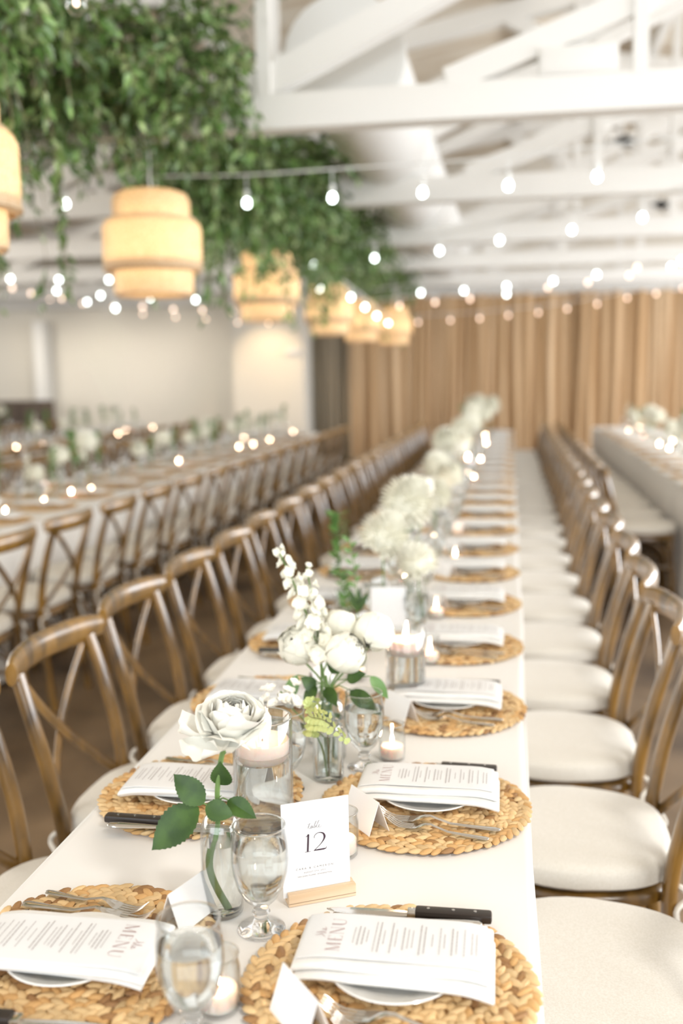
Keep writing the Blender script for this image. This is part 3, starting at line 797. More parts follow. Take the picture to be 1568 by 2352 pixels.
# ------------------------------------------------------------------ vases and flowers
def flat_leaf(mb, base, tipv, width, nrm, n=9, fold=.15, serr=0, curl=.1):
    base = Vector(base); tipv = Vector(tipv); ax = tipv-base; Ln = ax.length; ax.normalize()
    nrm = Vector(nrm); nrm = (nrm-ax*nrm.dot(ax)).normalized(); sd = ax.cross(nrm)
    V = []
    for i in range(n):
        u = i/(n-1); wv = width/2*(math.sin(PI*min(1, u*1.02)**.8)**.85 if 0 < u < 1 else .0)
        if serr: wv *= 1+serr*(1 if i % 2 else -1)
        c = base+ax*Ln*u+nrm*(-curl*Ln*(u-.5)**2*2+curl*Ln*.5)
        for q in (-1, -.5, 0, .5, 1):
            V.append(c+sd*wv*q+nrm*(abs(q)*wv*fold))
    F = [(i*5+j, i*5+j+1, (i+1)*5+j+1, (i+1)*5+j) for i in range(n-1) for j in range(4)]
    mb.add(V, F)
def petal(mb, M4, w_, h, cup, curl, ruffle=0, ph=0, nu=9, nv=8):
    # petal in local: base at origin, grows +z, bulges outwards -> +x is outward; curved around z axis
    def fn(u, v):
        a = (u-.5)*2; wd = w_*(.25+.75*math.sin(PI*.5*min(1, v*1.35)))*(1-.35*max(0, v-.75)/.25*abs(a))
        y = a*wd/2; z = h*v*(1-.12*a*a*v)
        x = cup*math.sin(v*PI*.62)*h - .28*w_*(a*a)*v + curl*h*max(0, v-.55)**2*4
        x += ruffle*math.sin(a*7+ph)*v*v*.5; z += ruffle*math.cos(a*9+ph)*v*v
        return M4 @ Vector((x, y, z))
    mb.grid(fn, nu, nv)
def cup_petal(mb, r, az, e0, e1, half, lip, ruf, ph, zs=1.0, nu=11, nv=9, zo=0):
    def fn(u, v):
        q = (u-.5)*2; et = e1-(e1-e0)*.22*abs(q)**2.6; e = e0+(et-e0)*v
        a = az+q*half*(.35+.65*math.sin(PI*.5*min(1, v*1.6)))
        rr = r*(1+lip*max(0, v-.62)**2*7+.05*q*q+ruf*math.sin(q*6+ph)*v*v)
        return (rr*math.cos(e)*math.cos(a), rr*math.cos(e)*math.sin(a), zo+rr*math.sin(e)*zs+ruf*r*.8*math.cos(q*8+ph)*v*v-r*lip*max(0, v-.7)**2*2.5)
    mb.grid(fn, nu, nv)
def rose_head(R=.044, seed=0):
    mb = MB(); r = random.Random(seed)
    lay = [(3, .24, 78, 0), (4, .38, 70, .02), (4, .52, 62, .04), (5, .65, 56, .08), (5, .78, 48, .14), (6, .9, 36, .26), (6, 1.0, 20, .42), (5, 1.02, 2, .6)]
    for li, (n, k, top, lip) in enumerate(lay):
        for i in range(n):
            cup_petal(mb, R*k*(1+.04*(i % 2)), 2*PI*i/n+li*.8+r.uniform(-.15, .15), math.radians(-75), math.radians(top+r.uniform(-6, 6)), r.uniform(.72, .95)*(1.25 if n < 5 else 1), lip*r.uniform(.7, 1.3), .03, r.uniform(0, 6), 1.02, zo=R*(1-k)*.45)
    return mb
def tight_head(R=.04, seed=0, rings=9):
    mb = MB(); r = random.Random(seed)
    for li in range(rings):
        u = li/(rings-1); k = .35+.65*u; n = 3 if li < 2 else (5 if li < 6 else 6)
        for i in range(n):
            cup_petal(mb, R*k*(1+.035*(i % 2)), 2*PI*i/n+li*.9+r.uniform(-.1, .1), math.radians(-80), math.radians(80-26*u**1.2+r.uniform(-4, 4)), (1.15 if n < 5 else .85), .02+.05*u, .012, r.uniform(0, 6), .9, 9, 8, zo=R*(1-k)*.8)
    return mb
def dahlia_head(R=.065, seed=0):
    mb = MB(); r = random.Random(seed); n = 170
    for i in range(n):
        t = (i+.5)/n; el = PI/2-t*2.35; az = i*2.39996+r.uniform(-.1, .1)
        d = Vector((math.cos(el)*math.cos(az), math.cos(el)*math.sin(az), math.sin(el)))
        ln = R*(.45+.1*r.random()); b = d*R*.5; tp = d*(R*.5+ln)+Vector((0, 0, .1*R))
        flat_leaf(mb, b, tp, R*.3, d.cross(Vector((0, 0, 1)).cross(d))+Vector((0, 0, .01)) if abs(d.z) < .98 else (1, 0, 0), n=5, fold=.45, curl=.15)
    mb.lathe([(0, -R*.55), (R*.5, -R*.4), (R*.68, 0), (R*.5, R*.4), (0, R*.6)], 14)
    return mb
def floret(mb, c, d, R, r):
    d = Vector(d).normalized(); q = d.to_track_quat('Z', 'Y').to_matrix().to_4x4()
    for i in range(5):
        m = Matrix.Translation(c) @ q @ Matrix.Rotation(2*PI*i/5+r.random(), 4, 'Z') @ Matrix.Rotation(.55, 4, 'Y')
        petal(mb, m, R*1.5, R, .45, .2, .001, r.random()*6, 5, 5)
    mb.lathe([(0, -.3*R), (.3*R, 0), (.25*R, .4*R), (0, .5*R)], 6, c)
def spike(base, top, bend, n, R, seed, gm, first=.3):
    """flower spike: stem tube + florets; returns stem mb, bloom mb"""
    r = random.Random(seed); base = Vector(base); top = Vector(top); P = [base+(top-base)*u+Vector(bend)*math.sin(PI*u) for u in [i/12 for i in range(13)]]
    st = MB(); st.tube(P, [.0028-.0012*i/12 for i in range(13)], 6)
    bl = MB()
    for i in range(n):
        u = first+(1-first)*i/(n-1); p = base+(top-base)*u+Vector(bend)*math.sin(PI*u)
        a = i*2.4; sz = R*(1.05-.6*(i/(n-1))**1.5); d = Vector((math.cos(a), math.sin(a), .35))
        floret(bl, p+d*sz*.7, d, sz, r)
    return st, bl
def bud_vase(loc, label, real=True, h=.15, r=.0285, wl=.105):
    t = thing('bud_vase', label, 'vase', loc)
    out = [(0, 0), (r-.003, 0), (r, .003), (r, h*.70), (r-.0005, h*.8), (r-.003, h*.88), (r-.009, h*.95), (r-.016, h*.985), (.0075, h*.996), (.0072, h+.0005)]
    inn = [(.006, h), (.0065, h*.985), (r-.0165, h*.975), (r-.0105, h*.94), (r-.0045, h*.875), (r-.002, h*.8), (r-.0016, h*.7), (r-.0016, .006), (r-.004, .004), (0, .004)]
    MB().lathe(out+inn, 40).obj('vase_glass', M['thin'], t)
    MB().lathe([(0, .0045), (r-.0045, .0045), (r-.0019, .007), (r-.0019, wl), (0, wl)], 40).obj('vase_water', M['water'], t)
    return t
def cylinder_vase(loc, label, real=True, r=.0495, h=.187, cz=.118):
    t = thing('cylinder_candle_vase', label, 'candle vase', loc)
    MB().lathe([(0, 0), (r-.002, 0), (r, .002), (r, h), (r-.0008, h+.001), (r-.0018, h), (r-.002, .008), (r-.004, .006), (0, .006)], 56).obj('vase_glass', M['thin'], t)
    if real: ring(r-.0009, h+.0006, .0014).obj('rim', M['rim'], t); ring(r-.0016, .0025, .002).obj('foot_ring', M['rim'], t)
    MB().lathe([(0, .0065), (r-.005, .0065), (r-.0023, .009), (r-.0023, cz+.012), (r-.0045, cz+.011), (r-.0045, cz-.001), (0, cz-.001)], 56).obj('vase_water', M['water'], t)
    return t
def floating_candle(loc, label, r=.0445, real=True, lit=True):
    t = thing('floating_candle', label, 'candle', loc)
    MB().lathe([(0, 0), (r*.86, 0), (r*.97, .008), (r, .02), (r, .031), (r*.97, .034), (r*.9, .0335), (r*.5, .0315), (0, .0305)], 48).obj('wax_disc', M['wax'], t)
    MB().tube([(0, 0, .030), (.0005, 0, .037)], .001, 6).obj('wick', M['wick'], t)
    f = MB().lathe([(0, .034), (.0032, .038), (.005, .045), (.0042, .055), (.0024, .065), (.001, .072), (0, .076)], 14)
    f.v = [(x+.1*max(0, z-.045), y, z) for x, y, z in f.v]
    f.obj('flame', M['flame'] if real else M['flamefar'], t)
    l = bpy.data.lights.new('candle_glow', 'POINT'); l.energy = .35 if real else .2; l.color = (1, .62, .35); l.shadow_soft_size = .012
    o = bpy.data.objects.new('candle_glow', l); COL.objects.link(o); o.parent = t; o.location = (0, 0, .092)
    return t

bud_vase((-.052, 1.262, TT), 'clear dome-shouldered bud vase holding the single white rose')
cylinder_vase((-.06, 1.535, TT), 'tall clear glass cylinder with floating candle beside rose')
floating_candle((-.06, 1.535, TT+.116), 'pale pink floating candle lit inside the closest glass cylinder')

# the white rose
def white_rose():
    t = thing('white_rose', 'single white rose with dark green leaves in bud vase', 'flower', (-.052, 1.262, TT+.01))
    SP = catmull([(.004, .004, 0), (-.012, .0, .06), (-.004, .002, .12), (-.002, -.001, .17), (.006, 0, .22), (.024, 0, .262)], 8)
    st = MB(); st.tube(SP, [.0036]*len(SP), 10)
    for u in (.35, .55, .8): p = SP[int(u*len(SP))]; st.tube([p, p+Vector((.004, -.001, .002)), p+Vector((.007, -.001, .0045))], [.0015, .001, .0002], 5)
    st.obj('stem', M['stem'], t)
    hd = rose_head(.043, 5).obj('bloom', M['rose'], t, sharp=False); hd.location = (.022, -.002, .275); hd.rotation_euler = (.3, .12, .4); hd.scale = (.7, .7, .78)
    # loose outer petals hanging below
    mb = MB(); r = random.Random(2)
    for az, tilt, s in ((3.5, 1.75, 1.2), (4.2, 2.15, 1.25), (3.0, 2.1, 1.0), (5.6, 1.35, 1.15), (.2, 1.25, .95), (4.9, 2.0, .95)):
        m = Matrix.Translation((.021, -.002, .255)) @ Matrix.Rotation(az, 4, 'Z') @ Matrix.Translation((.008, 0, 0)) @ Matrix.Rotation(tilt, 4, 'Y')
        petal(mb, m, .058*s, .05*s, -.12, -.22, .0022, r.random()*6, 13, 11)
    mb.obj('outer_petal', M['rose'], t, sharp=False)
    def lf(b, tp, wd, nrm, fold=.12):
        mb = MB(); flat_leaf(mb, b, tp, wd, nrm, n=25, serr=.05, fold=fold, curl=.12); o = mb.obj('leaf', M['roseleaf'], t); return o
    j = Vector((-.016, -.008, .178-.028)); MB().tube([Vector((-.003, 0, .135)), j, Vector((-.03, -.012, .158))], .0011, 6).obj('leaf_stalk', M['stem'], t)
    nn = (.1, -.85, .5)
    lf((-.019, -.010, .152), (-.062, -.008, .192), .036, nn)
    lf((-.026, -.012, .148), (-.088, -.035, .092), .052, (.05, -.75, .65))
    lf((-.016, -.014, .15), (.026, -.02, .142), .03, (.1, -.9, .45))
    lf((.012, -.002, .155), (.055, -.01, .135), .027, (.3, -.8, .5), .5)
    lf((.008, .002, .175), (.004, -.004, .212), .032, (-.1, -1, .1), .3)
    MB().tube([(0, 0, .155), (.006, -.002, .1585), (.013, -.002, .156)], .0011, 6).obj('leaf_stalk', M['stem'], t)
white_rose()

# fern sprig + small white blossom from a bud vase behind the cylinder
bud_vase((.012, 1.74, TT), 'clear bud vase behind floating candle holding fern sprig', real=False, h=.12, wl=.09)
def fern():
    t = thing('maidenhair_fern_sprig', 'light green arching fern sprig with fan-shaped leaflets', 'fern', (.012, 1.74, TT+.01))
    P = catmull([(0, 0, 0), (.0, 0, .06), (-.004, -.01, .11), (-.02, -.06, .135), (-.01, -.11, .147), (.02, -.13, .148), (.055, -.14, .122)], 8)
    st = MB(); st.tube(P, [.0012-.0009*i/len(P) for i in range(len(P))], 5); st.obj('stem', M['vine'], t)
    mb = MB(); r = random.Random(8)
    def fan(c, d, sz):
        d = Vector(d).normalized(); nr = Vector((r.uniform(-.4, .4), -.7, .6)); nr = (nr-d*nr.dot(d)).normalized(); s = d.cross(nr)
        V = [c]; n = 13
        for i in range(n):
            a = -1.05+2.1*i/(n-1); rr = sz*(1-.12*abs(math.sin(i*1.57)))*(1.0 if abs(a) < .8 else .85)
            V.append(c+d*rr*math.cos(a)+s*rr*math.sin(a)+nr*rr*.08*math.sin(i*1.3))
        mb.add(V, [(0, i+1, i+2) for i in range(n-1)])
    n = len(P)
    for i in range(18, n-1, 2):
        t_ = (P[min(i+1, n-1)]-P[i-1]).normalized()
        for sgn in (-1, 1):
            d = (t_*.45+Vector((0, -.25, sgn))); f_ = (i-18)/(n-18); L_ = .016*(1-.45*f_); sz = .0125*(1-.3*f_)
            fan(P[i+(1 if sgn > 0 else 0)]+d.normalized()*L_*.2, d, sz)
            if f_ < .75: fan(P[i]+d.normalized()*L_*1.15+t_*.003, d+Vector((r.uniform(-.3, .5), 0, 0)), sz)
            if f_ < .4: fan(P[i]+d.normalized()*L_*2.0+t_*.005, d+Vector((r.uniform(-.6, .6), 0, 0)), sz)
    fan(P[-1], t_, .011)
    mb.obj('leaflets', M['fern'], t)
    t2 = thing('white_blossom_sprig', 'short sprig of small white blossoms beside the fern', 'flower', (.012, 1.74, TT+.01))
    P = catmull([(-.002, 0, 0), (-.014, 0, .07), (-.065, .0, .12), (-.088, 0, .155)], 5); MB().tube(P, .0014, 5).obj('stem', M['stem'], t2)
    mb = MB()
    for i in range(15):
        c = Vector((-.088+r.uniform(-.032, .03), r.uniform(-.02, .02), .152+r.uniform(-.03, .015))); floret(mb, c, c-Vector((-.088, 0, .11)), .013, r)
    mb.obj('blossom', M['rose'], t2)
fern()

# bouquet protos
def flower_thing(name, label, head, hm, stem_pts, head_rot=(0, 0, 0), leaves=(), cat='flower'):
    t = thing(name, label, cat)
    P = catmull(stem_pts, 5); MB().tube(P, .0022, 6).obj('stem', M['stem'], t)
    h = head.obj('bloom', hm, t, sharp=False); h.location = P[-1]; h.rotation_euler = head_rot
    for b, tp, wd in leaves:
        mb = MB(); flat_leaf(mb, b, tp, wd, (.2, -.6, .7), n=9, fold=.2, curl=.2); mb.obj('leaf', M['roseleaf'] if wd < .03 else M['leaflight'], t)
    return t
def jar(loc, label, real=False):
    t = thing('glass_jar_vase', label, 'vase', loc); r = .032; h = .13
    MB().lathe([(0, 0), (r-.002, 0), (r, .003), (r, h*.72), (r-.006, h*.84), (r-.012, h*.9), (r-.011, h), (r-.0125, h), (r-.0135, h*.9), (r-.0075, h*.835), (r-.0016, h*.715), (r-.0016, .006), (0, .005)], 28).obj('jar_glass', M['thin'], t)
    MB().lathe([(0, .006), (r-.003, .006), (r-.003, h*.62), (0, h*.62)], 24).obj('jar_water', M['water'], t)
    return t
ran1 = flower_thing('white_ranunculus', 'x', tight_head(.038, 1), M['ranunculus'], [(0, 0, .01), (0, 0, .12), (0, 0, .19)])
C1 = (0, 1.86)
jar((-.005, 1.845, TT), 'clear glass jar vase holding the closest white bouquet')
jar((-.035, 1.93, TT), 'second clear jar vase just behind the closest bouquet jar')
for i, (px, pz, py, rx, ry, lab) in enumerate(((-.071, .977, 1.88, .9, -.35, 'round white ranunculus on the aisle side of the closest bouquet'),
                                   (.029, .973, 1.85, .95, .1, 'round white ranunculus facing front in the middle of closest bouquet'),
                                   (.074, .995, 1.93, .6, .8, 'round white ranunculus on the window side of the closest bouquet'),
                                   (.0, 1.0, 1.96, .3, -.1, 'round white ranunculus at the back of the closest bouquet'))):
    t = thing('white_ranunculus', lab, 'flower', (0, 0, 0))
    b = Vector((-.005, 1.845, TT+.015)) if i < 3 else Vector((-.035, 1.93, TT+.015)); nk = b+Vector((0, 0, .115)); e = Vector((px, py, pz))
    MB().tube(catmull([b, nk, e-Vector((0, 0, .02)), e], 5), .0022, 6).obj('stem', M['stem'], t)
    h = tight_head(.039 if i < 3 else .034, i).obj('bloom', M['ranunculus'], t, sharp=False); h.location = e; h.rotation_euler = (rx, ry, i)
# leaves sprigs of bouquet
t = thing('bouquet_greenery', 'dark green oval leaves spilling from the closest bouquet', 'greenery', (0, 0, 0))
b = Vector((-.005, 1.845, TT+.135))
MB().tube([b-Vector((0, 0, .11)), b, b+Vector((-.005, 0, .03))], .0022, 6).obj('stem', M['stem'], t)
for bb, tp, wd, m in (((-.07, 1.86, .922), (-.092, 1.85, .862), .028, 'leaflight'), ((.04, 1.83, .905), (.098, 1.80, .868), .034, 'roseleaf'), ((.075, 1.86, .925), (.11, 1.86, .88), .024, 'leaflight'),
                      ((-.01, 1.84, .905), (.02, 1.8, .88), .026, 'roseleaf'), ((-.03, 1.84, .9), (-.055, 1.82, .93), .03, 'roseleaf'), ((.03, 1.85, .92), (.07, 1.84, .935), .03, 'roseleaf'), ((-.03, 1.84, .91), (-.045, 1.8, .875), .024, 'roseleaf'), ((.0, 1.85, .93), (.02, 1.85, .97), .03, 'roseleaf')):
    o = MB(); flat_leaf(o, bb, tp, wd, (.1, -.8, .6), n=11, fold=.12, curl=.15); o.obj('leaf', M[m], t)
    MB().tube([b, (Vector(bb)+b)/2+Vector((0, 0, .01)), bb], .0011, 5).obj('leaf_stalk', M['stem'], t)
st, bl = spike((-.005, 1.86, TT+.02), (-.108, 1.88, 1.17), (.026, 0, .0), 30, .0195, 3, None, .42)
# curve top over
t = thing('white_stock_spike', 'tall leaning spike of small white blooms above closest bouquet', 'flower', (0, 0, 0)); st.obj('stem', M['stem'], t); bl.obj('blossom', M['ranunculus'], t, sharp=False)
st, bl = spike((-.02, 1.86, TT+.02), (-.055, 1.9, 1.13), (.01, 0, 0), 12, .017, 9, None, .62)
t = thing('white_stock_spike', 'shorter spike of white blooms behind the tall leaning one', 'flower', (0, 0, 0)); st.obj('stem', M['stem'], t); bl.obj('blossom', M['ranunculus'], t, sharp=False)

# dahlias etc. further down
dah = flower_thing('white_dahlia', 'x', dahlia_head(.066, 1), M['ranunculus'], [(0, 0, .01), (0, 0, .1), (0, 0, .2)], (.5, .1, 0))
dah['category'] = 'flower'
stp = thing('white_stock_spike', 'x', 'flower'); st, bl = spike((0, 0, .01), (.02, 0, .36), (-.02, 0, 0), 16, .016, 5, None, .45); st.obj('stem', M['stem'], stp); bl.obj('blossom', M['ranunculus'], stp)
def make_euc():
    t = thing('green_sprig', 'x', 'greenery'); r = random.Random(5); P = catmull([(0, 0, .01), (0, 0, .14), (-.01, 0, .25), (-.03, 0, .33)], 6)
    MB().tube(P, .0016, 6).obj('stem', M['stem'], t); mb = MB()
    for i in range(6, len(P)):
        for q in range(3):
            a = r.uniform(0, 6.28); d = Vector((math.cos(a), math.sin(a), .5)); flat_leaf(mb, P[i], P[i]+d*.042, .02, (0, -.5, .7), n=5)
    mb.obj('foliage', M['leaflight'], t); return t
euc = make_euc()
bvf = bud_vase((0, 0, 0), 'x', False, h=.14, wl=.09)
gp = 'flowers along table twelve'
ND = [0]; NV = [0]; NS = [0]; NE = [0]; NR = [0]
def cluster(x, y, spec, tab='table twelve'):
    for (kd, dx, dy, sc_) in spec:
        p = (x+dx, y+dy, TT)
        if kd == 'd': place(dah, p, jit(3), f'large round white dahlia, {ORD[ND[0] % 26]} along {tab}', gp, sc_); ND[0] += 1
        if kd == 'r': place(ran1, p, jit(3), f'white ranunculus bloom, {ORD[NR[0] % 26]} further along {tab}', gp, sc_); NR[0] += 1
        if kd == 's': place(stp, p, jit(1), f'white flower spike, {ORD[NS[0] % 26]} further along {tab}', gp, sc_); NS[0] += 1
        if kd == 'e': place(euc, p, jit(2), f'thin green sprig, {ORD[NE[0] % 26]} further along {tab}', 'green sprigs along table twelve', sc_); NE[0] += 1
        place(bvf, p, 0, f'clear bud vase, {ORD[NV[0] % 26]} in the centre line of {tab}', 'bud vases along table twelve', .72 if kd in 'de' else .8); NV[0] += 1
cluster(0, 2.9, [('d', -.03, 0, 1.3), ('d', .0, .38, 1.55), ('d', .085, -.1, 1.02), ('e', -.17, .05, .95), ('e', -.1, -.25, .6), ('s', .05, .1, .7)])
cluster(0, 3.9, [('r', -.02, .1, 1.5), ('d', .03, .3, 1.15), ('e', -.06, 0, .8)])
cluster(0, 5.0, [('d', -.03, .2, 1.3), ('d', .04, -.05, 1.2), ('s', 0, .6, .9)])
cluster(-.02, 6.6, [('d', -.06, 0, 1.5), ('r', .05, -.1, 1.4), ('s', 0, .4, 1.0), ('d', .03, .6, 1.3)])
cluster(-.03, 8.2, [('d', -.03, 0, 1.5), ('d', .05, .4, 1.5), ('s', -.03, .7, 1.05)])
cluster(-.04, 9.9, [('s', -.05, 0, 1.2), ('d', .0, .2, 1.7), ('d', .1, .6, 1.6), ('e', -.08, .5, 1.2)])
cluster(-.04, 11.6, [('s', -.12, 0, 1.35), ('d', .0, .0, 1.9), ('s', .05, .4, 1.3), ('d', .15, .3, 1.8), ('e', -.1, .5, 1.2)])
for i, (x, y) in enumerate(((.11, 2.19), (-.02, 4.8), (.05, 7.0))):
    cylinder_vase((x, y, TT), f'clear glass candle cylinder, {ORD[i+1]} along table twelve', False, r=.045, h=.17)
    floating_candle((x, y, TT+.116), f'lit floating candle in glass cylinder, {ORD[i+1]} along table twelve', real=False, r=.04)

t = thing('green_sprig', 'green sprig with two broad upright leaves behind the closest bouquet', 'greenery', (-.048, 2.5, TT))
MB().tube([(0, 0, .005), (0, 0, .09), (0, 0, .135), (-.004, 0, .25), (-.02, 0, .33)], .0016, 6).obj('stem', M['stem'], t)
for tp in ((-.022, 0, .20), (.032, 0, .19), (.006, .01, .2)): o = MB(); flat_leaf(o, (0, 0, .135), tp, .018, (.1, -.9, .3), n=9); o.obj('leaf', M['roseleaf'], t)
r_ = random.Random(4)
for k in range(9): o = MB(); z = .2+k*.015; flat_leaf(o, (-.004-.0018*k, 0, z), (-.004-.0018*k+(.02 if k % 2 else -.02), -.004, z+.016), .01, (.1, -.9, .3), n=6); o.obj('leaf', M['leaflight'], t)
place(bvf, (-.048, 2.5, TT), 0, 'clear bud vase holding the broad leaved green sprig', 'bud vases along table twelve', .7)
# other tables' settings, far and blurred
def simple_setting(k, side, X, y, tn):
    place(mats[k % 2], (X+side*.2, y, TT), k, f'woven placemat, {ORD[k]} on the {S2[side]} of {tn}', f'placemats on {tn}')
    place(napkinfar, (X+side*.2, y, TT+.012), 0 if side > 0 else PI, f'folded white napkin, {ORD[k]} on the {S2[side]} of {tn}', f'napkins on {tn}')
def fill_table(X, y0, n, sp, tn, seed, sides=(1, -1), VP=None):
    r = random.Random(seed); v = s = d = e = g = 0
    for k in range(n):
        y = y0+sp*k
        for side in sides:
            simple_setting(k, side, X, y, tn)
            place(gobletfar, (X+side*.07, y+.2, TT), 0, f'water glass, {ORD[k]} on the {S2[side]} of {tn}', f'water glasses on {tn}')
        for q in range(1):
            if VP and k < len(VP): vx, vy = VP[k]
            else: vx, vy = X+r.uniform(-.13, .13), y+r.uniform(-.2, .2)
            if v < 26: place(votivefar, (vx, vy, TT), 0, f'lit tealight glass, {ORD[v]} along {tn}', f'tealights on {tn}'); v += 1
        x = X+r.uniform(-.1, .1); yy = y+r.uniform(0, .3)
        if r.random() < .85: place(dah, (x, yy, TT), r.uniform(0, 6), f'white round bloom, {ORD[d]} along {tn}', f'flowers on {tn}', r.uniform(.9, 1.5)); d += 1
        if r.random() < .95: place(euc, (x+.05, yy+.1, TT), r.uniform(0, 6), f'green sprig, {ORD[e]} along {tn}', f'green sprigs on {tn}', r.uniform(.8, 1.2)); e += 1
        if r.random() < .5: place(stp, (x-.05, yy, TT), r.uniform(0, 6), f'white flower spike, {ORD[s]} along {tn}', f'flower spikes on {tn}', r.uniform(.8, 1.1)); s += 1
fill_table(TX2, 4.3, 15, .57, 'the table across the aisle', 1, VP=[(-2.37, 5.0), (-2.36, 5.44), (-2.4, 5.9), (-2.33, 6.05), (-2.74, 6.24), (-2.64, 7.21), (-2.46, 8.17), (-2.67, 9.08), (-2.85, 9.25), (-2.39, 9.86), (-2.34, 10.24), (-2.33, 10.94), (-2.72, 11.28), (-2.6, 11.9), (-2.4, 12.5)])
fill_table(TX3, 6.6, 13, .58, 'the second table beyond the aisle', 2, VP=[(-5.1, 7.1), (-4.8, 7.9), (-5.0, 8.6), (-4.87, 9.93), (-4.7, 10.2), (-5.26, 11.24), (-4.68, 12.3), (-5.1, 12.6), (-4.9, 13.1), (-5.3, 13.44), (-4.8, 13.9), (-5.2, 14.1)])
fill_table(TX4, 9.6, 9, .58, 'the table closest to the far wall', 3, (1,))
fill_table(TXR, 6.7, 12, .56, 'the window side table', 4, (-1,))

# ================================================================== PENDANTS
def make_pendant():
    t = thing('rattan_pendant_lamp', 'x', 'pendant lamp')
    def tier(r, z0, z1, rd=.05):
        return [(r*.93, z0), (r, z0+.012), (r, z1-rd), (r-rd*.3, z1-rd*.3), (r-rd, z1)]
    MB().lathe([(.19, .02), (.195, .0), (.21, .0), (.213, .02), (.214, .13), (.21, .19)], 40).obj('lower_tier', M['rattan'], t)
    MB().lathe(tier(.262, .12, .39, .04)+[(.19, .392)], 40).obj('middle_tier', M['rattan'], t)
    MB().lathe(tier(.205, .36, .54, .05)+[(.08, .545), (.03, .548)], 40).obj('upper_tier', M['rattan'], t)
    for z, r in ((.13, .262), (.385, .228), (.005, .2)): MB().lathe([(r-.006, z), (r+.004, z), (r+.004, z+.014), (r-.006, z+.014), (r-.006, z)], 40).obj('hoop', M['rattan'], t)
    MB().tube([(0, 0, .54), (0, 0, .98)], .005, 8).obj('cord', M['cord'], t)
    MB().lathe([(0, .3), (.02, .31), (.035, .34), (.03, .37), (.014, .4), (.014, .44), (0, .44)], 16).obj('light_bulb', M['bulbin'], t)
    l = bpy.data.lights.new('pendant_light', 'POINT'); l.energy = 9; l.color = (1, .78, .5); l.shadow_soft_size = .04
    o = bpy.data.objects.new('pendant_light', l); COL.objects.link(o); o.parent = t; o.location = (0, 0, .25)
    return t
pend = make_pendant()
for i, (x, y, lab) in enumerate(((-1.56, 3.2, 'tiered woven pendant lamp closest to the camera, hanging before the others'), (-1.56, 5.25, 'tiered woven bamboo pendant lamp fully in view under leaves'), (-1.58, 7.9, 'glowing woven pendant lamp, third in line beneath the foliage'),
                            (-1.6, 10.8, 'glowing woven pendant lamp, fourth in line beneath the foliage'), (-1.6, 13.2, 'glowing woven pendant lamp, fifth in line, near the drapes'), (-1.35, 14.8, 'glowing woven pendant lamp, last in line by the drapes'))):
    place(pend, (x, y, 1.95), i*1.1, lab, 'woven pendant lamps over the aisle')

# ================================================================== GARLANDS
def garland(i, y, hx, cx, dz, ns, nl, leafsz, label, hang=10, hy=.5, zb=3.02):
    r = random.Random(50+i); t = thing('hanging_leaf_garland', label, 'hanging greenery', (0, y, 0), 0, 'leafy garlands above the aisle')
    lv = MB(); st = MB()
    def leaf(p, d):
        d = d.normalized(); ln = leafsz*r.uniform(.7, 1.25); wd = ln*.48
        q = r.random(); b = r.uniform(.7, 1.25)
        lv.col = (.075*b, .155*b, .032*b) if q < .5 else ((.16*b, .27*b, .075*b) if q < .85 else (.32*b, .42*b, .18*b))
        nr = Vector((r.uniform(-1, 1), r.uniform(-1, 1), r.uniform(-.2, 1))); nr = (nr-d*nr.dot(d)).normalized(); s = d.cross(nr)
        V = [p, p+d*ln*.35+s*wd*.5, p+d*ln*.4-nr*ln*.05, p+d*ln*.35-s*wd*.5, p+d*ln*.75+s*wd*.32, p+d*ln*.75-s*wd*.32, p+d*ln-nr*ln*.08]
        lv.add(V, [(0, 1, 2), (0, 2, 3), (1, 4, 6, 2), (2, 6, 5, 3)])
    def strand(p, d, n, step, g, lvd):
        pts = [p.copy()]
        for k in range(n):
            d = (d+Vector((r.uniform(-.25, .25), r.uniform(-.25, .25), r.uniform(-.25, .2)-g))).normalized(); p = p+d*step; pts.append(p.copy())
            if r.random() < lvd:
                for _ in range(r.choice((1, 2, 2))): leaf(p, d+Vector((r.uniform(-1, 1), r.uniform(-1, 1), r.uniform(-.9, .6))))
        st.tube(pts[::2] if len(pts) > 4 else pts, .0022, 3, caps=False)
    for k in range(ns):
        p = Vector((cx+hx*r.uniform(-1, 1)*(1-.15*r.random()), r.gauss(0, hy*.5), zb+r.uniform(-.12, dz)))
        strand(p, Vector((r.uniform(-1, 1)*.6, r.uniform(-1, 1), r.uniform(-.7, .6))), nl, leafsz*.62, .1, .95)
    for k in range(hang):
        p = Vector((cx+hx*r.uniform(-1, .9), r.uniform(-hy, hy), zb-.1))
        strand(p, Vector((0, 0, -1)), int(r.uniform(10, 26)), .04, .5, .75)
    st.obj('vine_stems', M['vine'], t); o = lv.obj('leaves', M['green'], t, smooth=False)
GL = ['overhead leafy green garland passing directly above the closest pendant', 'thick leafy green garland draped over the first roof truss', 'leafy green garland filling the gap past the first truss', 'leafy green garland draped on second truss', 'leafy green garland between second and third truss',
      'leafy green garland draped on the third truss', 'leafy green garland draped on the fourth truss', 'last leafy green garland, draped over the truss by the drapes']
GS = [(3.4, .75, -1.95, .35, 330, 10, .066, 18, .6), (5.2, .85, -1.85, .42, 430, 10, .066, 18, .5), (6.9, .42, -1.55, .0, 300, 13, .066, 34, .75), (8.0, .62, -1.6, .3, 330, 11, .066, 26, .4),
      (9.3, .4, -1.55, .0, 190, 12, .062, 18, .7), (10.5, .55, -1.55, .22, 230, 11, .062, 16, .4), (13.0, .5, -1.6, .15, 170, 9, .06, 8, .6), (15.4, .45, -1.55, .1, 140, 9, .062, 6, .6)]
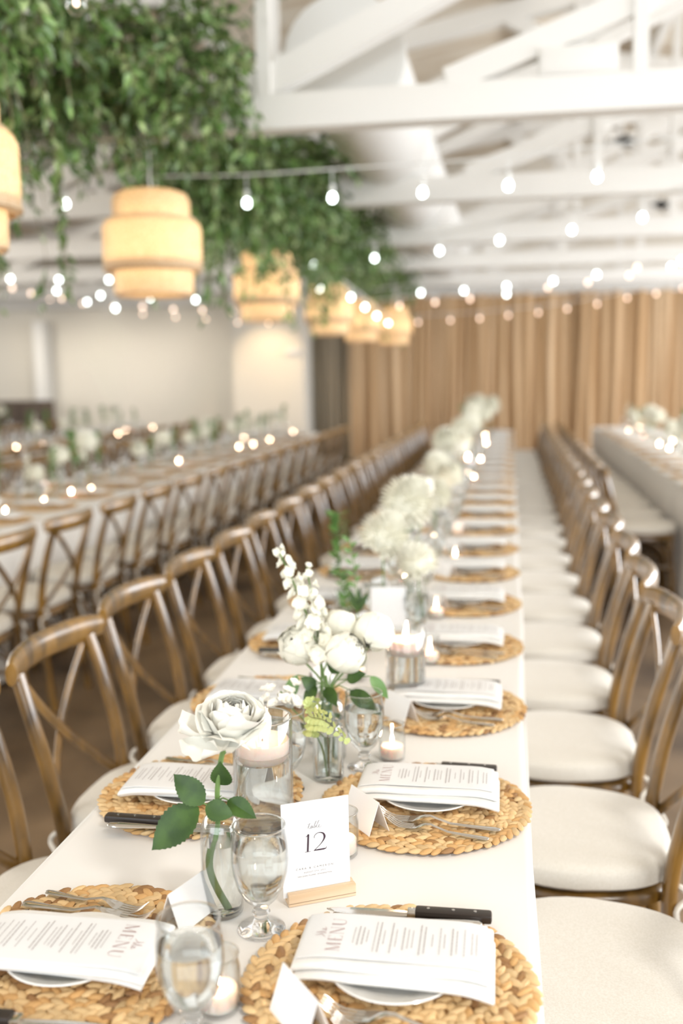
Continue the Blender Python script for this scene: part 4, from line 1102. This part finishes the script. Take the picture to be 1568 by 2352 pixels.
for i, (y, hx, cx, dz, ns, nl, ls, hg, hy) in enumerate(GS): garland(i, y, hx, cx, dz, ns, nl, ls, GL[i], hg, hy)

# ================================================================== STRING LIGHTS
CAMP = Vector((.3404, 0, 1.5048))
mw = sc.camera.matrix_world.copy()
def ray(px, py, y):
    d = mw.to_3x3() @ Vector(((px-784)/2287, -(py-1176)/2287, -1)); return CAMP+d*(y/d.y)
bme = {}
def string(i, spots, label, warm=0, drop=.12, ends=True, wire=True):
    """spots: world points of the bulbs"""
    t = thing('string_light', label, 'string lights', tuple(spots[0]), 0, 'festoon string lights'); o0 = spots[0]
    tops = [p+Vector((0, 0, drop)) for p in spots]
    if wire:
        P = [tops[0]+(tops[0]-tops[-1]).normalized()*.6*(1 if ends else 0)] + tops + [tops[-1]+(tops[-1]-tops[0]).normalized()*.6] if len(tops) > 1 else [tops[0]-Vector((.8, 0, -.1)), tops[0], tops[0]+Vector((.8, 0, .1))]
        MB().tube([p-o0 for p in catmull(P, 3)], .006, 5).obj('cable', M['cord'], t)
    for j, p in enumerate(spots):
        wm = warm > random.random()
        key = (drop, wm)
        if key not in bme:
            s_ = MB(); s_.tube([(0, 0, drop), (0, 0, .055)], .0035, 5); s_.lathe([(0, .07), (.0135, .07), (.0145, .022), (.011, .02), (0, .02)], 10)
            b_ = MB(); b_.lathe([(0, -.03), (.014, -.026), (.021, -.012), (.0215, 0), (.017, .012), (.011, .022), (0, .024)], 12)
            bme[key] = (s_.mesh('socket', M['cord']), b_.mesh('light_bulb', M['bulbwarm' if wm else 'bulb']))
        sm, bm_ = bme[key]
        b = link('light_bulb', bm_, t, tuple(p-o0)); link('socket', sm, b)
def S(i, pts, label, warm=0, drop=.12):
    string(i, [ray(*p) for p in pts], label, warm, drop)
S(0, [(-60, 466, 6.0), (150, 467, 6.0), (360, 467, 6.0), (567, 465, 6.0), (763, 453, 6.0), (970, 441, 6.0), (1167, 425, 6.0), (1371, 404, 6.0), (1585, 380, 6.0)], 'string of white bulbs strung low across just past first truss', 0, .16)
S(1, [(384, 513, 9.6), (600, 621, 10.0), (720, 608, 9.7), (860, 592, 9.3), (1009, 575, 8.9), (1147, 551, 8.5), (1313, 527, 8.1), (1475, 498, 7.7), (1640, 462, 7.3)][1:], 'string of white bulbs slanting across beneath the third truss', 0, .14)
S(2, [(24, 640, 10.5), (135, 642, 10.5), (250, 642, 10.5)], 'short run of white bulbs over the tables across the aisle', 0, .1)
S(3, [(966, 672, 11.3), (1065, 667, 11.2), (1163, 657, 11.1), (1270, 645, 11), (1370, 630, 10.8), (1463, 614, 10.6), (1565, 598, 10.4)], 'string of bulbs, upper one of the two above the drapes', .2, .1)
S(4, [(917, 702, 12.8), (999, 694, 12.6), (1079, 686, 12.5), (1163, 675, 12.4), (1258, 660, 12.2), (1350, 648, 12.0), (1445, 632, 11.8), (1541, 612, 11.6)], 'string of bulbs, middle one of three in front of the drapes', .5, .1)
S(5, [(960, 740, 16.2), (1034, 735, 16.2), (1101, 731, 16.2), (1167, 724, 16.2), (1236, 718, 16.2), (1302, 709, 16.2), (1371, 698, 16.2), (1440, 684, 16.2), (1506, 674, 16.2), (1568, 662, 16.2)], 'string of pink toned bulbs hanging lowest before the tan drapes', 1, .1)
S(6, [(10, 667, 16), (45, 673, 16), (115, 686, 16), (190, 697, 16), (262, 703, 16), (328, 720, 16), (403, 727, 16), (473, 731, 16), (546, 740, 16), (617, 741, 16)], 'string of pink toned bulbs hanging before the white far wall', 1, .1)
S(7, [(71, 673, 13), (142, 685, 13), (200, 693, 13), (327, 704, 13), (398, 710, 13), (465, 712, 13), (534, 715, 13)], 'second string of warm bulbs in front of the white far wall', .8, .1)
S(8, [(28, 661, 11.2), (130, 667, 11.2), (231, 678, 11.2), (345, 683, 11.2), (449, 688, 11.2)], 'string of white bulbs below the pendants across the aisle', .2, .1)
S(9, [(600, 621, 9.9), (733, 661, 10.6), (757, 684, 11.6), (822, 744, 14)][1:], 'string of bulbs running back among the far pendants', .3, .1)
S(10, [(806, 682, 10), (838, 705, 11), (865, 725, 12.4), (891, 742, 14)], 'string of white bulbs descending between the last pendants', 0, .1)
S(11, [(265, 707, 9.5), (384, 513, 8.0)], 'pair of white bulbs strung beside the second pendant', 0, .12)
t0 = ray(175, 8, 2.6)
t = thing('string_light', 'clear globe bulb hanging closest overhead among the leaves', 'string lights', tuple(t0), 0, 'festoon string lights')
MB().tube([(-.9, 0, .2), (0, 0, .12), (.9, 0, .2)], .004, 5).obj('cable', M['cord'], t)
b = MB().lathe([(0, -.03), (.014, -.028), (.026, -.015), (.03, .0), (.026, .016), (.014, .03), (.012, .04)], 20).obj('bulb_glass', M['thin'], t)
MB().lathe([(0, -.01), (.008, -.004), (.008, .008), (0, .014)], 10).obj('glowing_filament', M['bulbwarm'], b)
MB().tube([(0, 0, .04), (0, 0, .12)], .012, 10).obj('socket', M['cord'], t)
# remove prototypes never used
for o in list(bpy.data.objects):
    if o.parent is None and o.get('label') == 'x':
        for c in list(o.children_recursive): bpy.data.objects.remove(c)
        bpy.data.objects.remove(o)
